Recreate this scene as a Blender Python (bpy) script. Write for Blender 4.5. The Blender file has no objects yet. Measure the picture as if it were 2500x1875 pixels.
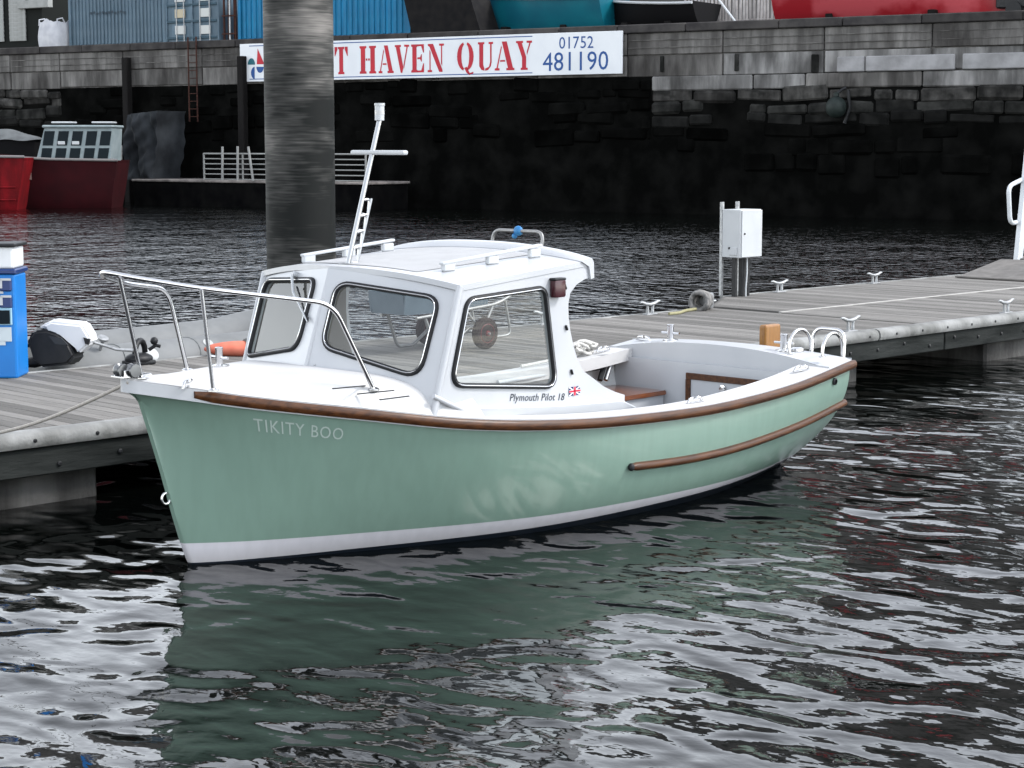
import bpy, bmesh, math, random
from mathutils import Vector, Matrix
random.seed(7)
R = math.radians
sc = bpy.context.scene
COL = sc.collection

# ---------------------------------------------------------------- camera
F_PX, HZ, CAM_H, AZ = 4663.0, 347.0, 2.40, R(45)      # focal length in photo pixels, horizon row, eye height
PW, PH = 2500, 1875
PITCH = math.atan((PH / 2 - HZ) / F_PX)
ORI = Vector((6.284, 8.898, 0))                        # world origin = boat's stem at the waterline
CAM = Vector((0, 0, CAM_H)) - ORI
FW = Vector((math.cos(AZ) * math.cos(PITCH), math.sin(AZ) * math.cos(PITCH), -math.sin(PITCH)))
RT = Vector((math.sin(AZ), -math.cos(AZ), 0))
UP = RT.cross(FW)
cd = bpy.data.cameras.new('camera'); cam = bpy.data.objects.new('camera', cd); COL.objects.link(cam)
cam.location = CAM
cam.rotation_euler = (math.pi / 2 - PITCH, 0, AZ - math.pi / 2)
cd.sensor_width = 36; cd.lens = 36 * F_PX / PW
cd.clip_start = 0.1; cd.clip_end = 3000
sc.camera = cam
sc.render.resolution_x = 1024; sc.render.resolution_y = 768

# ---------------------------------------------------------------- light
SUN_AZ, SUN_EL = R(-50), R(45)       # direction the light comes from
world = bpy.data.worlds.new('World'); sc.world = world; world.use_nodes = True
nt = world.node_tree; nt.nodes.clear()
sky = nt.nodes.new('ShaderNodeTexSky'); sky.sky_type = 'NISHITA'; sky.sun_disc = False
sky.sun_elevation = SUN_EL; sky.sun_rotation = math.pi / 2 - SUN_AZ
sky.air_density = 1.0; sky.dust_density = 0.0; sky.ozone_density = 1.0
hs = nt.nodes.new('ShaderNodeHueSaturation'); hs.inputs['Saturation'].default_value = 0.25
bg = nt.nodes.new('ShaderNodeBackground'); bg.inputs['Strength'].default_value = 0.15
wo = nt.nodes.new('ShaderNodeOutputWorld')
nt.links.new(sky.outputs[0], hs.inputs['Color']); nt.links.new(hs.outputs[0], bg.inputs[0]); nt.links.new(bg.outputs[0], wo.inputs[0])
sd = bpy.data.lights.new('sun', 'SUN'); sd.energy = 1.15; sd.angle = R(16); sd.color = (1, .965, .92)
so = bpy.data.objects.new('sun', sd); COL.objects.link(so)
sdir = Vector((math.cos(SUN_EL) * math.cos(SUN_AZ), math.cos(SUN_EL) * math.sin(SUN_AZ), math.sin(SUN_EL)))
so.rotation_euler = sdir.to_track_quat('Z', 'Y').to_euler(); so.location = (0, -20, 40)
vs = sc.view_settings
vs.view_transform = 'Standard'; vs.look = 'None'; vs.gamma = 1; vs.use_curve_mapping = False
vs.exposure = 1.95

# ---------------------------------------------------------------- photo pixel -> world helpers
def ray(u, v): return FW * F_PX + RT * (u - PW / 2) - UP * (v - PH / 2)
def onz(u, v, z):
    d = ray(u, v); return CAM + d * ((z - CAM.z) / d.z)
def ony(u, v, y):
    d = ray(u, v); return CAM + d * ((y - CAM.y) / d.y)
def onx(u, v, x):
    d = ray(u, v); return CAM + d * ((x - CAM.x) / d.x)
def onpl(u, v, p, n):
    d = ray(u, v); return CAM + d * ((p - CAM).dot(n) / d.dot(n))

# ---------------------------------------------------------------- materials
MATS = {}
TONE = .74       # one common factor on all base colours, set with the exposure
def mat(name, col, rough=.5, metal=0., col2=None, nscale=8., ndetail=6., contrast=(.35, .65), bump=0., bscale=None,
        stretch=None, spec=.5, coat=0., rnd=0., streak=0.):
    if name in MATS: return MATS[name]
    col = tuple(c * TONE for c in col); col2 = tuple(c * TONE for c in col2) if col2 else None
    if spec == .5 and not metal: spec = .12 if rough >= .75 else (.25 if rough >= .45 else .4)
    m = bpy.data.materials.new(name); m.use_nodes = True
    t = m.node_tree; b = t.nodes['Principled BSDF']; L = t.links.new
    b.inputs['Base Color'].default_value = (*col, 1); b.inputs['Roughness'].default_value = rough
    b.inputs['Metallic'].default_value = metal; b.inputs['Specular IOR Level'].default_value = spec
    b.inputs['Coat Weight'].default_value = coat; b.inputs['Coat Roughness'].default_value = .08
    if col2 or bump or rnd:
        tc = t.nodes.new('ShaderNodeTexCoord'); mp = t.nodes.new('ShaderNodeMapping'); L(tc.outputs['Object'], mp.inputs[0])
        if stretch: mp.inputs['Scale'].default_value = stretch
        oi = t.nodes.new('ShaderNodeObjectInfo')
        if rnd:
            cb = t.nodes.new('ShaderNodeVectorMath'); cb.operation = 'SCALE'; cb.inputs[0].default_value = (37, 19, 53)
            L(oi.outputs['Random'], cb.inputs['Scale']); L(cb.outputs[0], mp.inputs['Location'])
    src = None
    if col2:
        n = t.nodes.new('ShaderNodeTexNoise'); n.inputs['Scale'].default_value = nscale; n.inputs['Detail'].default_value = ndetail
        L(mp.outputs[0], n.inputs['Vector'])
        r = t.nodes.new('ShaderNodeValToRGB'); r.color_ramp.elements[0].position = contrast[0]; r.color_ramp.elements[1].position = contrast[1]
        r.color_ramp.elements[0].color = (*col, 1); r.color_ramp.elements[1].color = (*col2, 1)
        L(n.outputs['Fac'], r.inputs[0]); src = r.outputs[0]
    if streak and src:      # run-off stains: noise drawn out vertically
        m2 = t.nodes.new('ShaderNodeMapping'); L(tc.outputs['Object'], m2.inputs[0]); m2.inputs['Scale'].default_value = (1.7, 1.7, .26); L(cb.outputs[0], m2.inputs['Location']) if rnd else None
        n3 = t.nodes.new('ShaderNodeTexNoise'); n3.inputs['Scale'].default_value = 1.5; n3.inputs['Detail'].default_value = 8; n3.inputs['Roughness'].default_value = .62; L(m2.outputs[0], n3.inputs['Vector'])
        r3 = t.nodes.new('ShaderNodeMapRange'); r3.inputs['From Min'].default_value = .42; r3.inputs['From Max'].default_value = .62; r3.inputs['To Min'].default_value = 1 - streak; r3.inputs['To Max'].default_value = 1.05; L(n3.outputs['Fac'], r3.inputs['Value'])
        h3 = t.nodes.new('ShaderNodeHueSaturation'); L(r3.outputs[0], h3.inputs['Value']); L(src, h3.inputs['Color']); src = h3.outputs[0]
    if rnd:
        mr = t.nodes.new('ShaderNodeMapRange'); mr.inputs['To Min'].default_value = 1 - rnd; mr.inputs['To Max'].default_value = 1 + rnd
        L(oi.outputs['Random'], mr.inputs['Value'])
        hv = t.nodes.new('ShaderNodeHueSaturation'); L(mr.outputs[0], hv.inputs['Value'])
        if src: L(src, hv.inputs['Color'])
        else: hv.inputs['Color'].default_value = (*col, 1)
        src = hv.outputs[0]
    if src: L(src, b.inputs['Base Color'])
    if bump:
        n2 = t.nodes.new('ShaderNodeTexNoise'); n2.inputs['Scale'].default_value = bscale or nscale * 4; n2.inputs['Detail'].default_value = 6
        L(mp.outputs[0], n2.inputs['Vector'])
        bp = t.nodes.new('ShaderNodeBump'); bp.inputs['Strength'].default_value = min(1, bump); bp.inputs['Distance'].default_value = .02
        L(n2.outputs['Fac'], bp.inputs['Height']); L(bp.outputs[0], b.inputs['Normal'])
    MATS[name] = m; return m

WHITE = mat('white_gelcoat', (.515, .53, .555), .34, col2=(.47, .487, .515), nscale=2.5, coat=.06)
WHITEDECK = mat('white_nonslip', (.60, .60, .60), .6, col2=(.53, .53, .535), nscale=4, bump=.15, bscale=300)
WOOD = mat('varnished_teak', (.042, .0145, .0055), .45, col2=(.098, .036, .0115), nscale=5, stretch=(1, 9, 9), coat=.05, bump=.05)
WOODSEAT = mat('varnished_seat', (.25, .085, .032), .2, col2=(.16, .05, .02), nscale=4, stretch=(1.5, 12, 12), coat=.7)
OCHRE = mat('ochre_wood', (.30, .125, .012), .4, col2=(.23, .09, .009), nscale=6, stretch=(6, 6, 1), coat=.3)
STEEL = mat('polished_stainless', (.72, .72, .73), .16, 1.0)
ALU = mat('dull_aluminium', (.55, .56, .57), .38, 1.0, col2=(.42, .43, .44), nscale=12)
GALV = mat('galvanised_steel', (.46, .47, .48), .5, .7, col2=(.30, .31, .32), nscale=25, bump=.1)
RUBBER = mat('black_rubber', (.012, .013, .015), .55)
BLACKP = mat('black_plastic', (.009, .010, .012), .5, col2=(.018, .019, .021), nscale=10)
WHITEP = mat('white_painted_metal', (.53, .55, .57), .4, col2=(.48, .50, .52), nscale=3)
REDLENS = mat('dark_red_lens', (.045, .004, .009), .3, coat=.1)
LINER = mat('pale_liner', (.62, .64, .65), .5, col2=(.55, .57, .58), nscale=3)
BEIGE = mat('beige_lining', (.26, .245, .225), .8, col2=(.23, .215, .20), nscale=3)
BLUEP = mat('bright_blue_paint', (.006, .19, .58), .42, col2=(.005, .165, .52), nscale=3)
NAVY = mat('navy_plastic', (.008, .03, .13), .4)
ROPEW = mat('white_rope', (.72, .71, .68), .8, col2=(.52, .51, .48), nscale=90, bump=.3)
ROPEG = mat('weathered_rope', (.50, .47, .43), .85, col2=(.38, .36, .33), nscale=80, bump=.3)
DINGHY = mat('grey_inflatable', (.20, .207, .21), .65, col2=(.165, .172, .175), nscale=5, bump=.05)
ORANGE = mat('faded_orange', (.66, .20, .13), .7, col2=(.55, .14, .09), nscale=8)

def glass_mat():
    m = bpy.data.materials.new('window_glass'); m.use_nodes = True; t = m.node_tree; t.nodes.clear(); L = t.links.new
    o = t.nodes.new('ShaderNodeOutputMaterial'); tr = t.nodes.new('ShaderNodeBsdfTransparent'); tr.inputs[0].default_value = (.78, .81, .80, 1)
    g = t.nodes.new('ShaderNodeBsdfGlossy'); g.inputs['Roughness'].default_value = .02
    ge = t.nodes.new('ShaderNodeNewGeometry'); dp = t.nodes.new('ShaderNodeVectorMath'); dp.operation = 'DOT_PRODUCT'; L(ge.outputs['Incoming'], dp.inputs[0]); L(ge.outputs['Normal'], dp.inputs[1])
    def mth(op, a, b_=None):
        q = t.nodes.new('ShaderNodeMath'); q.operation = op
        for k, v in enumerate((a, b_)):
            if v is None: continue
            if isinstance(v, (int, float)): q.inputs[k].default_value = v
            else: L(v, q.inputs[k])
        return q.outputs[0]
    fr_ = mth('ADD', mth('MULTIPLY', mth('POWER', mth('SUBTRACT', 1., mth('ABSOLUTE', dp.outputs['Value'])), 5.), .92), .045)   # Schlick, the same from both sides of the pane
    mx = t.nodes.new('ShaderNodeMixShader'); L(fr_, mx.inputs[0]); L(tr.outputs[0], mx.inputs[1]); L(g.outputs[0], mx.inputs[2]); L(mx.outputs[0], o.inputs[0])
    return m
GLASS = glass_mat()

# ---------------------------------------------------------------- mesh helpers
class MB:
    def __init__(s): s.bm = bmesh.new()
    def box(s, c, size, rot=None, bev=0, seg=1):
        r = bmesh.ops.create_cube(s.bm, size=1)['verts']
        bmesh.ops.scale(s.bm, vec=size, verts=r)
        if bev:
            es = list({e for v in r for e in v.link_edges})
            rr = bmesh.ops.bevel(s.bm, geom=es, offset=bev, segments=seg, affect='EDGES', profile=.5)
            r = list({v for f in rr['faces'] for v in f.verts} | {v for v in r if v.is_valid})
        M = Matrix.Translation(Vector(c)) @ ((rot if isinstance(rot, Matrix) else Matrix.Rotation(rot, 4, 'Z')) if rot is not None else Matrix.Identity(4))
        bmesh.ops.transform(s.bm, matrix=M, verts=r); return s
    def cyl(s, a, b, r0, r1=None, n=12, caps=True):
        a, b = Vector(a), Vector(b); r1 = r0 if r1 is None else r1
        q = (b - a).to_track_quat('Z', 'Y').to_matrix().to_4x4()
        M = Matrix.Translation((a + b) / 2) @ q
        bmesh.ops.create_cone(s.bm, cap_ends=caps, segments=n, radius1=r0, radius2=r1, depth=(b - a).length, matrix=M); return s
    def ball(s, c, r, scale=(1, 1, 1), n=14, rot=None):
        M = Matrix.Translation(Vector(c)) @ (rot or Matrix.Identity(4)) @ Matrix.Diagonal((*scale, 1))
        bmesh.ops.create_uvsphere(s.bm, u_segments=n, v_segments=max(6, n // 2 + 1), radius=r, matrix=M); return s
    def tube(s, pts, r, n=10, closed=False, caps=True, sq=None):
        pts = [Vector(p) for p in pts]; N = len(pts); rings = []
        up = Vector((0, 0, 1)); prev = None
        for i, p in enumerate(pts):
            if closed: t = (pts[(i + 1) % N] - pts[i - 1])
            else: t = pts[min(i + 1, N - 1)] - pts[max(i - 1, 0)]
            t.normalize()
            if prev is None:
                nn = t.cross(up)
                if nn.length < 1e-3: nn = t.cross(Vector((1, 0, 0)))
                nn.normalize()
            else:
                nn = prev - t * prev.dot(t); nn.normalize()
            prev = nn; bb = t.cross(nn)
            rr = r[i] if isinstance(r, (list, tuple)) else r
            rings.append([s.bm.verts.new(p + nn * (math.cos(k * 2 * math.pi / n) * rr) + bb * (math.sin(k * 2 * math.pi / n) * rr * (sq or 1))) for k in range(n)])
        for i in range(N if closed else N - 1):
            A, B = rings[i], rings[(i + 1) % N]
            for k in range(n): s.bm.faces.new((A[k], A[(k + 1) % n], B[(k + 1) % n], B[k]))
        if not closed and caps: s.bm.faces.new(rings[0][::-1]); s.bm.faces.new(rings[-1])
        return s
    def grid(s, fn, nu, nv, flip=False):
        V = [[s.bm.verts.new(fn(i / nu, j / nv)) for j in range(nv + 1)] for i in range(nu + 1)]
        for i in range(nu):
            for j in range(nv):
                q = (V[i][j], V[i + 1][j], V[i + 1][j + 1], V[i][j + 1])
                s.bm.faces.new(q[::-1] if flip else q)
        return V
    def poly(s, pts):
        s.bm.faces.new([s.bm.verts.new(p) for p in pts]); return s
    def prism(s, pts, d):
        d = Vector(d); A = [s.bm.verts.new(p) for p in pts]; B = [s.bm.verts.new(Vector(p) + d) for p in pts]; n = len(pts)
        s.bm.faces.new(A); s.bm.faces.new(B[::-1])
        for i in range(n): s.bm.faces.new((A[i], B[i], B[(i + 1) % n], A[(i + 1) % n]))
        return s
    def lathe(s, prof, c=(0, 0, 0), n=20, axis=None):
        M = Matrix.Translation(Vector(c)) @ (axis or Matrix.Identity(4))
        rings = [[s.bm.verts.new(M @ Vector((r * math.cos(k * 2 * math.pi / n), r * math.sin(k * 2 * math.pi / n), z))) for k in range(n)] for r, z in prof]
        for A, B in zip(rings, rings[1:]):
            for k in range(n): s.bm.faces.new((A[k], A[(k + 1) % n], B[(k + 1) % n], B[k]))
        s.bm.faces.new(rings[0][::-1]); s.bm.faces.new(rings[-1]); return s
    def done(s, name, m, parent=None, smooth=None, fix=True):
        if fix: bmesh.ops.recalc_face_normals(s.bm, faces=s.bm.faces)
        me = bpy.data.meshes.new(name); s.bm.to_mesh(me); s.bm.free()
        for mm in (m if isinstance(m, (list, tuple)) else [m]): me.materials.append(mm)
        if smooth:
            me.polygons.foreach_set('use_smooth', [True] * len(me.polygons))
            try: me.set_sharp_from_angle(angle=R(smooth))
            except Exception: pass
        o = bpy.data.objects.new(name, me); COL.objects.link(o)
        if parent: o.parent = parent
        return o

def tag(o, label, cat, group=None):
    o['label'] = label; o['category'] = cat
    if group: o['group'] = group
    return o
def thing(name, label, cat, loc=(0, 0, 0), rz=0, group=None):
    o = bpy.data.objects.new(name, None); COL.objects.link(o); o.location = loc; o.rotation_euler = (0, 0, rz); o.empty_display_size = .2
    return tag(o, label, cat, group)
def struct(o): o['kind'] = 'structure'; return o
def dup(root, loc, rz, label=None):
    r = root.copy(); COL.objects.link(r); r.location = loc; r.rotation_euler = (0, 0, rz)
    if label: r['label'] = label
    for ch in root.children:
        c = ch.copy(); COL.objects.link(c); c.parent = r
        for g in ch.children:
            d = g.copy(); COL.objects.link(d); d.parent = c
    return r
def inst(me, name, parent, loc, rot=(0, 0, 0), scale=(1, 1, 1), m=None):
    o = bpy.data.objects.new(name, me); COL.objects.link(o); o.parent = parent; o.location = loc; o.rotation_euler = rot; o.scale = scale
    if m:
        o.material_slots[0].link = 'OBJECT'; o.material_slots[0].material = m
    return o
def spline(tab):
    xs = [a for a, _ in tab]; ys = [b for _, b in tab]; n = len(xs)
    ms = []
    for i in range(n):
        a, b = max(0, i - 1), min(n - 1, i + 1); ms.append((ys[b] - ys[a]) / (xs[b] - xs[a]))
    def f(x):
        if x <= xs[0]: return ys[0] + ms[0] * (x - xs[0])
        if x >= xs[-1]: return ys[-1] + ms[-1] * (x - xs[-1])
        i = max(k for k in range(n - 1) if xs[k] <= x); h = xs[i + 1] - xs[i]; t = (x - xs[i]) / h
        return (2*t**3 - 3*t*t + 1) * ys[i] + (t**3 - 2*t*t + t) * h * ms[i] + (-2*t**3 + 3*t*t) * ys[i + 1] + (t**3 - t*t) * h * ms[i + 1]
    return f
def arcpath(pts, rad, n=6):
    """polyline with rounded corners"""
    pts = [Vector(p) for p in pts]; out = [pts[0]]
    for i in range(1, len(pts) - 1):
        a, b, c = pts[i - 1], pts[i], pts[i + 1]
        d1 = (a - b); d2 = (c - b); r = min(rad, d1.length * .45, d2.length * .45)
        p, q = b + d1.normalized() * r, b + d2.normalized() * r
        for k in range(n + 1):
            t = k / n; out.append(p * (1 - t) ** 2 + b * (2 * t * (1 - t)) + q * t * t)
    out.append(pts[-1]); return out
def roundpoly(pts, rad, n=6):
    pts = [Vector(p) for p in pts]; N = len(pts); out = []
    for i in range(N):
        a, b, c = pts[i - 1], pts[i], pts[(i + 1) % N]; d1, d2 = a - b, c - b
        rr = rad[i] if isinstance(rad, (list, tuple)) else rad
        p, q = b + d1.normalized() * rr, b + d2.normalized() * rr
        for k in range(n + 1):
            t = k / n; out.append(p * (1 - t) ** 2 + b * (2 * t * (1 - t)) + q * t * t)
    return out

def text_mesh(body, size=1., shear=0., space=1.):
    cu = bpy.data.curves.new('lettering', 'FONT'); cu.body = body; cu.size = size; cu.shear = shear; cu.space_character = space; cu.resolution_u = 3
    o = bpy.data.objects.new('lettering', cu); COL.objects.link(o)
    bpy.context.view_layer.update()
    me = bpy.data.meshes.new_from_object(o.evaluated_get(bpy.context.evaluated_depsgraph_get()))
    vs_ = [v.co.copy() for v in me.vertices]; fs = [list(p.vertices) for p in me.polygons]
    bpy.data.objects.remove(o); bpy.data.curves.remove(cu); bpy.data.meshes.remove(me)
    return vs_, fs
def raw(name, verts, faces, m, parent=None):
    me = bpy.data.meshes.new(name); me.from_pydata([tuple(v) for v in verts], [], faces); me.materials.append(m)
    o = bpy.data.objects.new(name, me); COL.objects.link(o)
    if parent: o.parent = parent
    return o

# ================================================================ WATER
def water_mat():
    m = bpy.data.materials.new('harbour_water'); m.use_nodes = True; t = m.node_tree; L = t.links.new
    b = t.nodes['Principled BSDF']
    b.inputs['Base Color'].default_value = (.0012, .0016, .0014, 1); b.inputs['Roughness'].default_value = .04
    b.inputs['IOR'].default_value = 1.333; b.inputs['Specular IOR Level'].default_value = .5
    tc = t.nodes.new('ShaderNodeTexCoord')
    def noise(scale, rot, sx, sy, detail, dist=0., ro=.5):
        mp = t.nodes.new('ShaderNodeMapping'); mp.inputs['Rotation'].default_value = (0, 0, rot); mp.inputs['Scale'].default_value = (sx, sy, 1)
        L(tc.outputs['Object'], mp.inputs[0])
        n = t.nodes.new('ShaderNodeTexNoise'); n.inputs['Scale'].default_value = scale; n.inputs['Detail'].default_value = detail
        n.inputs['Roughness'].default_value = ro; n.inputs['Distortion'].default_value = dist
        L(mp.outputs[0], n.inputs['Vector']); return n.outputs['Fac']
    def mul(a, k):
        q = t.nodes.new('ShaderNodeMath'); q.operation = 'MULTIPLY'; L(a, q.inputs[0])
        if isinstance(k, float): q.inputs[1].default_value = k
        else: L(k, q.inputs[1])
        return q.outputs[0]
    def add(a, c):
        q = t.nodes.new('ShaderNodeMath'); q.operation = 'ADD'; L(a, q.inputs[0]); L(c, q.inputs[1]); return q.outputs[0]
    # gusts: rougher and calmer patches of water
    gust = noise(.11, 0, 1, 1, 2)
    gr = t.nodes.new('ShaderNodeMapRange'); gr.inputs['From Min'].default_value = .35; gr.inputs['From Max'].default_value = .65
    # the pontoon shelters the near water; the open basin beyond it is ruffled by the wind
    sx_ = t.nodes.new('ShaderNodeSeparateXYZ'); L(tc.outputs['Object'], sx_.inputs[0])
    op = t.nodes.new('ShaderNodeMapRange'); op.interpolation_type = 'SMOOTHSTEP'; op.inputs['From Min'].default_value = 3.; op.inputs['From Max'].default_value = 14.; op.inputs['To Min'].default_value = 0.; op.inputs['To Max'].default_value = 1.; L(sx_.outputs['Y'], op.inputs['Value'])
    gr.inputs['To Min'].default_value = .15; gr.inputs['To Max'].default_value = .9; L(gust, gr.inputs['Value'])
    gu = t.nodes.new('ShaderNodeMath'); gu.operation = 'MULTIPLY_ADD'; L(op.outputs[0], gu.inputs[0]); gu.inputs[1].default_value = 3.2; L(gr.outputs[0], gu.inputs[2])
    swell = mul(noise(.45, R(30), .8, 1.25, 1, .2, .4), .135)
    mid = mul(noise(2.35, R(-45 + 12), 1.22, .84, 1, .5, .42), .047)
    sm = t.nodes.new('ShaderNodeMath'); sm.operation = 'MULTIPLY_ADD'; L(op.outputs[0], sm.inputs[0]); sm.inputs[1].default_value = 3.4; sm.inputs[2].default_value = 1.
    sml = mul(mul(noise(4.3, R(-45 - 14), 1.3, .8, 1, .4, .4), .0105), sm.outputs[0])
    rip = mul(mul(noise(11., R(-40), 1.2, .85, 2, .2), .0030), gu.outputs[0])
    chop = mul(mul(noise(2.9, R(20), 1.1, .95, 2, .3, .5), .028), op.outputs[0])
    h = add(add(add(swell, mid), add(sml, rip)), chop)
    bp = t.nodes.new('ShaderNodeBump'); bp.inputs['Strength'].default_value = 1.; bp.inputs['Distance'].default_value = 1.
    L(h, bp.inputs['Height']); L(bp.outputs[0], b.inputs['Normal'])
    return m
w = MB(); w.poly([(-300, -300, 0), (400, -300, 0), (400, 400, 0), (-300, 400, 0)])
struct(w.done('water', water_mat()))

# ================================================================ QUAY WALL AND WHAT STANDS ON IT
QZ = 6.35
W0 = onz(0, 118, QZ); W1 = onz(2500, 25, QZ)
W0.z = W1.z = 0
WD = (W1 - W0).normalized(); WN = Vector((WD.y, -WD.x, 0))       # WN points at the camera side
if WN.dot(CAM - W0) < 0: WN = -WN
WROT = math.atan2(WD.y, WD.x)
def wq(u, v, off=0.):
    """photo pixel -> point on the wall plane (off metres in front of it)"""
    return onpl(u, v, W0 + WN * off, WN)
def ws(u, v, off=0.):
    p = wq(u, v, off); return ((p - W0).dot(WD), p.z)
def wp(s, z, off=0.): return W0 + WD * s + WN * off + Vector((0, 0, z))

CONC = mat('weathered_concrete', (.075, .071, .068), .9, col2=(.215, .208, .20), nscale=.8, contrast=(.36, .62), bump=.6, bscale=9, stretch=(1, 1, .45), rnd=.16, streak=.45)
CONCL = mat('pale_concrete', (.11, .108, .106), .9, col2=(.30, .296, .293), nscale=1.1, contrast=(.38, .60), bump=.5, bscale=12, stretch=(1, 1, .5), rnd=.14, streak=.42)
COPE = mat('dark_coping', (.035, .033, .034), .9, col2=(.07, .066, .064), nscale=2, bump=.4, bscale=12, rnd=.2)
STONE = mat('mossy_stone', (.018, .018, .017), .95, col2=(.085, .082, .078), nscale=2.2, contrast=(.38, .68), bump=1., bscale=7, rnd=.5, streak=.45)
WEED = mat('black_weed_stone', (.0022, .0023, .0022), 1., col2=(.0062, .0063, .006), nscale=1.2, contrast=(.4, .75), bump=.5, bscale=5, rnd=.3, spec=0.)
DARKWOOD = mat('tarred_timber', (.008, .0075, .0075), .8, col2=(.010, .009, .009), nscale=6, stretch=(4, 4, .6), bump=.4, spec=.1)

SL, SR = -48., 80.
wall = thing('quay_wall', 'high weed-blackened stone quay wall with grey concrete top course', 'wall')
b = MB()
for off, z0, z1, y1 in ((-.02, -2, 4.62, -4),):
    c = wp((SL + SR) / 2, (z0 + z1) / 2, (off + y1) / 2); b.box(c, (SR - SL, off - y1, z1 - z0), WROT)
b.done('tidal_face', WEED, wall)
# concrete upper course: cast panels with recessed joints
def wbox(name, s0, s1, z0, z1, off, depth, m, parent, bev=.02):
    q = MB(); q.box((0, 0, 0), (s1 - s0, depth, z1 - z0), None, bev)
    o = q.done(name, m, parent); o.location = wp((s0 + s1) / 2, (z0 + z1) / 2, off - depth / 2); o.rotation_euler = (0, 0, WROT); return o
wbox('core', SL, SR, 4.55, QZ - .3, -.06, 3.9, CONC, wall, 0)
SX = lambda u: ws(u, 250)[0]
s = SL; k = 0
while s < SR:
    wd = random.choice((2.9, 3.6, 4.2)); e = min(s + wd, SR)
    wbox('concrete_panel', s + .02, e - .02, 5.33, QZ - .30, .04 + random.uniform(-.015, .015), .3, CONC, wall)
    # lower concrete beam, stepped back in places, with repair slabs
    wbox('concrete_beam', s + .03, e - .03, 4.64 + random.uniform(-.05, .03), 5.30, .015 + random.uniform(-.02, .02), .3, CONCL if s > SX(1540) else CONC, wall)
    # shutter-board marks
    for zz in (5.55, 5.80):
        wbox('board_mark', s + .05, e - .05, zz, zz + .022, .062, .03, CONC, wall, 0)
    s = e; k += 1
s = SL
while s < SR:
    e = min(s + random.uniform(2.2, 3.4), SR)
    wbox('coping_slab', s + .012, e - .012, QZ - .29, QZ, .14 + random.uniform(-.02, .02), .9, COPE, wall, .03); s = e
# dressed stones that still show under the concrete
def stones(s0, s1, z0, z1, m, prob):
    z = z1
    while z > z0:
        h = random.uniform(.26, .44); s = s0 + random.uniform(0, .5)
        while s < s1:
            wd = random.uniform(.5, 1.25)
            if random.random() < prob * (.35 + .65 * (z - z0) / (z1 - z0)):
                wbox('stone_block', s + .02, s + wd - .02, z - h + .02, z - .01, random.uniform(.02, .09), .3, m, wall, .05)
            s += wd
        z -= h
SX = lambda u: ws(u, 250)[0]
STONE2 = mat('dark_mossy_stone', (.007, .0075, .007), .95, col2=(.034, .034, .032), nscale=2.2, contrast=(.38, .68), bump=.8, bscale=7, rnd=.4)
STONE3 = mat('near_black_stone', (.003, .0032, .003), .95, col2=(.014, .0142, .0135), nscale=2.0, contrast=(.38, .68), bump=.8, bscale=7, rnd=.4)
def course(s0, s1, z0, z1, m, prob):
    s = s0
    while s < s1:
        wd = random.uniform(.6, 1.9)
        if random.random() < prob:
            zj = .07 * math.sin(s * .9 + z0 * 5) + random.uniform(-.05, .05)
            o_ = wbox('stone_block', s + .02, min(s1, s + wd) - .02, z0 + zj + random.uniform(-.06, .06), z1 + zj - random.uniform(-.05, .06), random.uniform(.01, .11), .3, m, wall, random.uniform(.05, .10))
            o_.rotation_euler = (0, random.uniform(-.06, .06), WROT)
        s += wd
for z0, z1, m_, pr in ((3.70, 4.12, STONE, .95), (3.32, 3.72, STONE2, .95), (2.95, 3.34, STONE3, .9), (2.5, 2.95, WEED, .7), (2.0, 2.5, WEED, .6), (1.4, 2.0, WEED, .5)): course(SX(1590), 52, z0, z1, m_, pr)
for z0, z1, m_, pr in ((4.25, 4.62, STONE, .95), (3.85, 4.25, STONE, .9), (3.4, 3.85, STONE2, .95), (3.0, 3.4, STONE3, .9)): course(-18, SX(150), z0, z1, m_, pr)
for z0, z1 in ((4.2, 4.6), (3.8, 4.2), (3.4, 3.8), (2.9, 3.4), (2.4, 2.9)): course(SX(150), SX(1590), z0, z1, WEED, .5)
s = SX(1590)
while s < SR:
    e = min(SR, s + random.uniform(1.8, 4.0)); wbox('lower_beam', s + .015, e - .015, 4.13 + random.uniform(-.04, .06), 4.60, .03 + random.uniform(-.03, .02), .3, random.choice((CONC, CONCL)), wall, .04); s = e
# dark pockets and stained joints in the beam
for s0, s1, z0, z1 in ((SX(1612), SX(1621), 4.75, 5.28), (SX(1793), SX(1803), 4.72, 5.29), (SX(1980), SX(1998), 4.62, 5.2)):
    wbox('open_joint', s0, s1, z0, z1, .065, .06, STONE2, wall, .02)
for u_a, u_b in ((2040, 2110), (2110, 2330), (2345, 2600)): wbox('repair_slab', SX(u_a) + .05, SX(u_b), 4.62, 5.10, .10, .3, mat('pale_repair', (.24, .24, .245), .85, col2=(.36, .36, .37), nscale=2, bump=.3), wall, .03)

q = MB(); q.poly([wp(SL, QZ - .1, -.75), wp(SR, QZ - .1, -.75), wp(SR, QZ - .1, -70), wp(SL, QZ - .1, -70)])
struct(q.done('quay_ground', mat('yard_gravel', (.16, .155, .15), .95, col2=(.11, .105, .10), nscale=1.5)))
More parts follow.
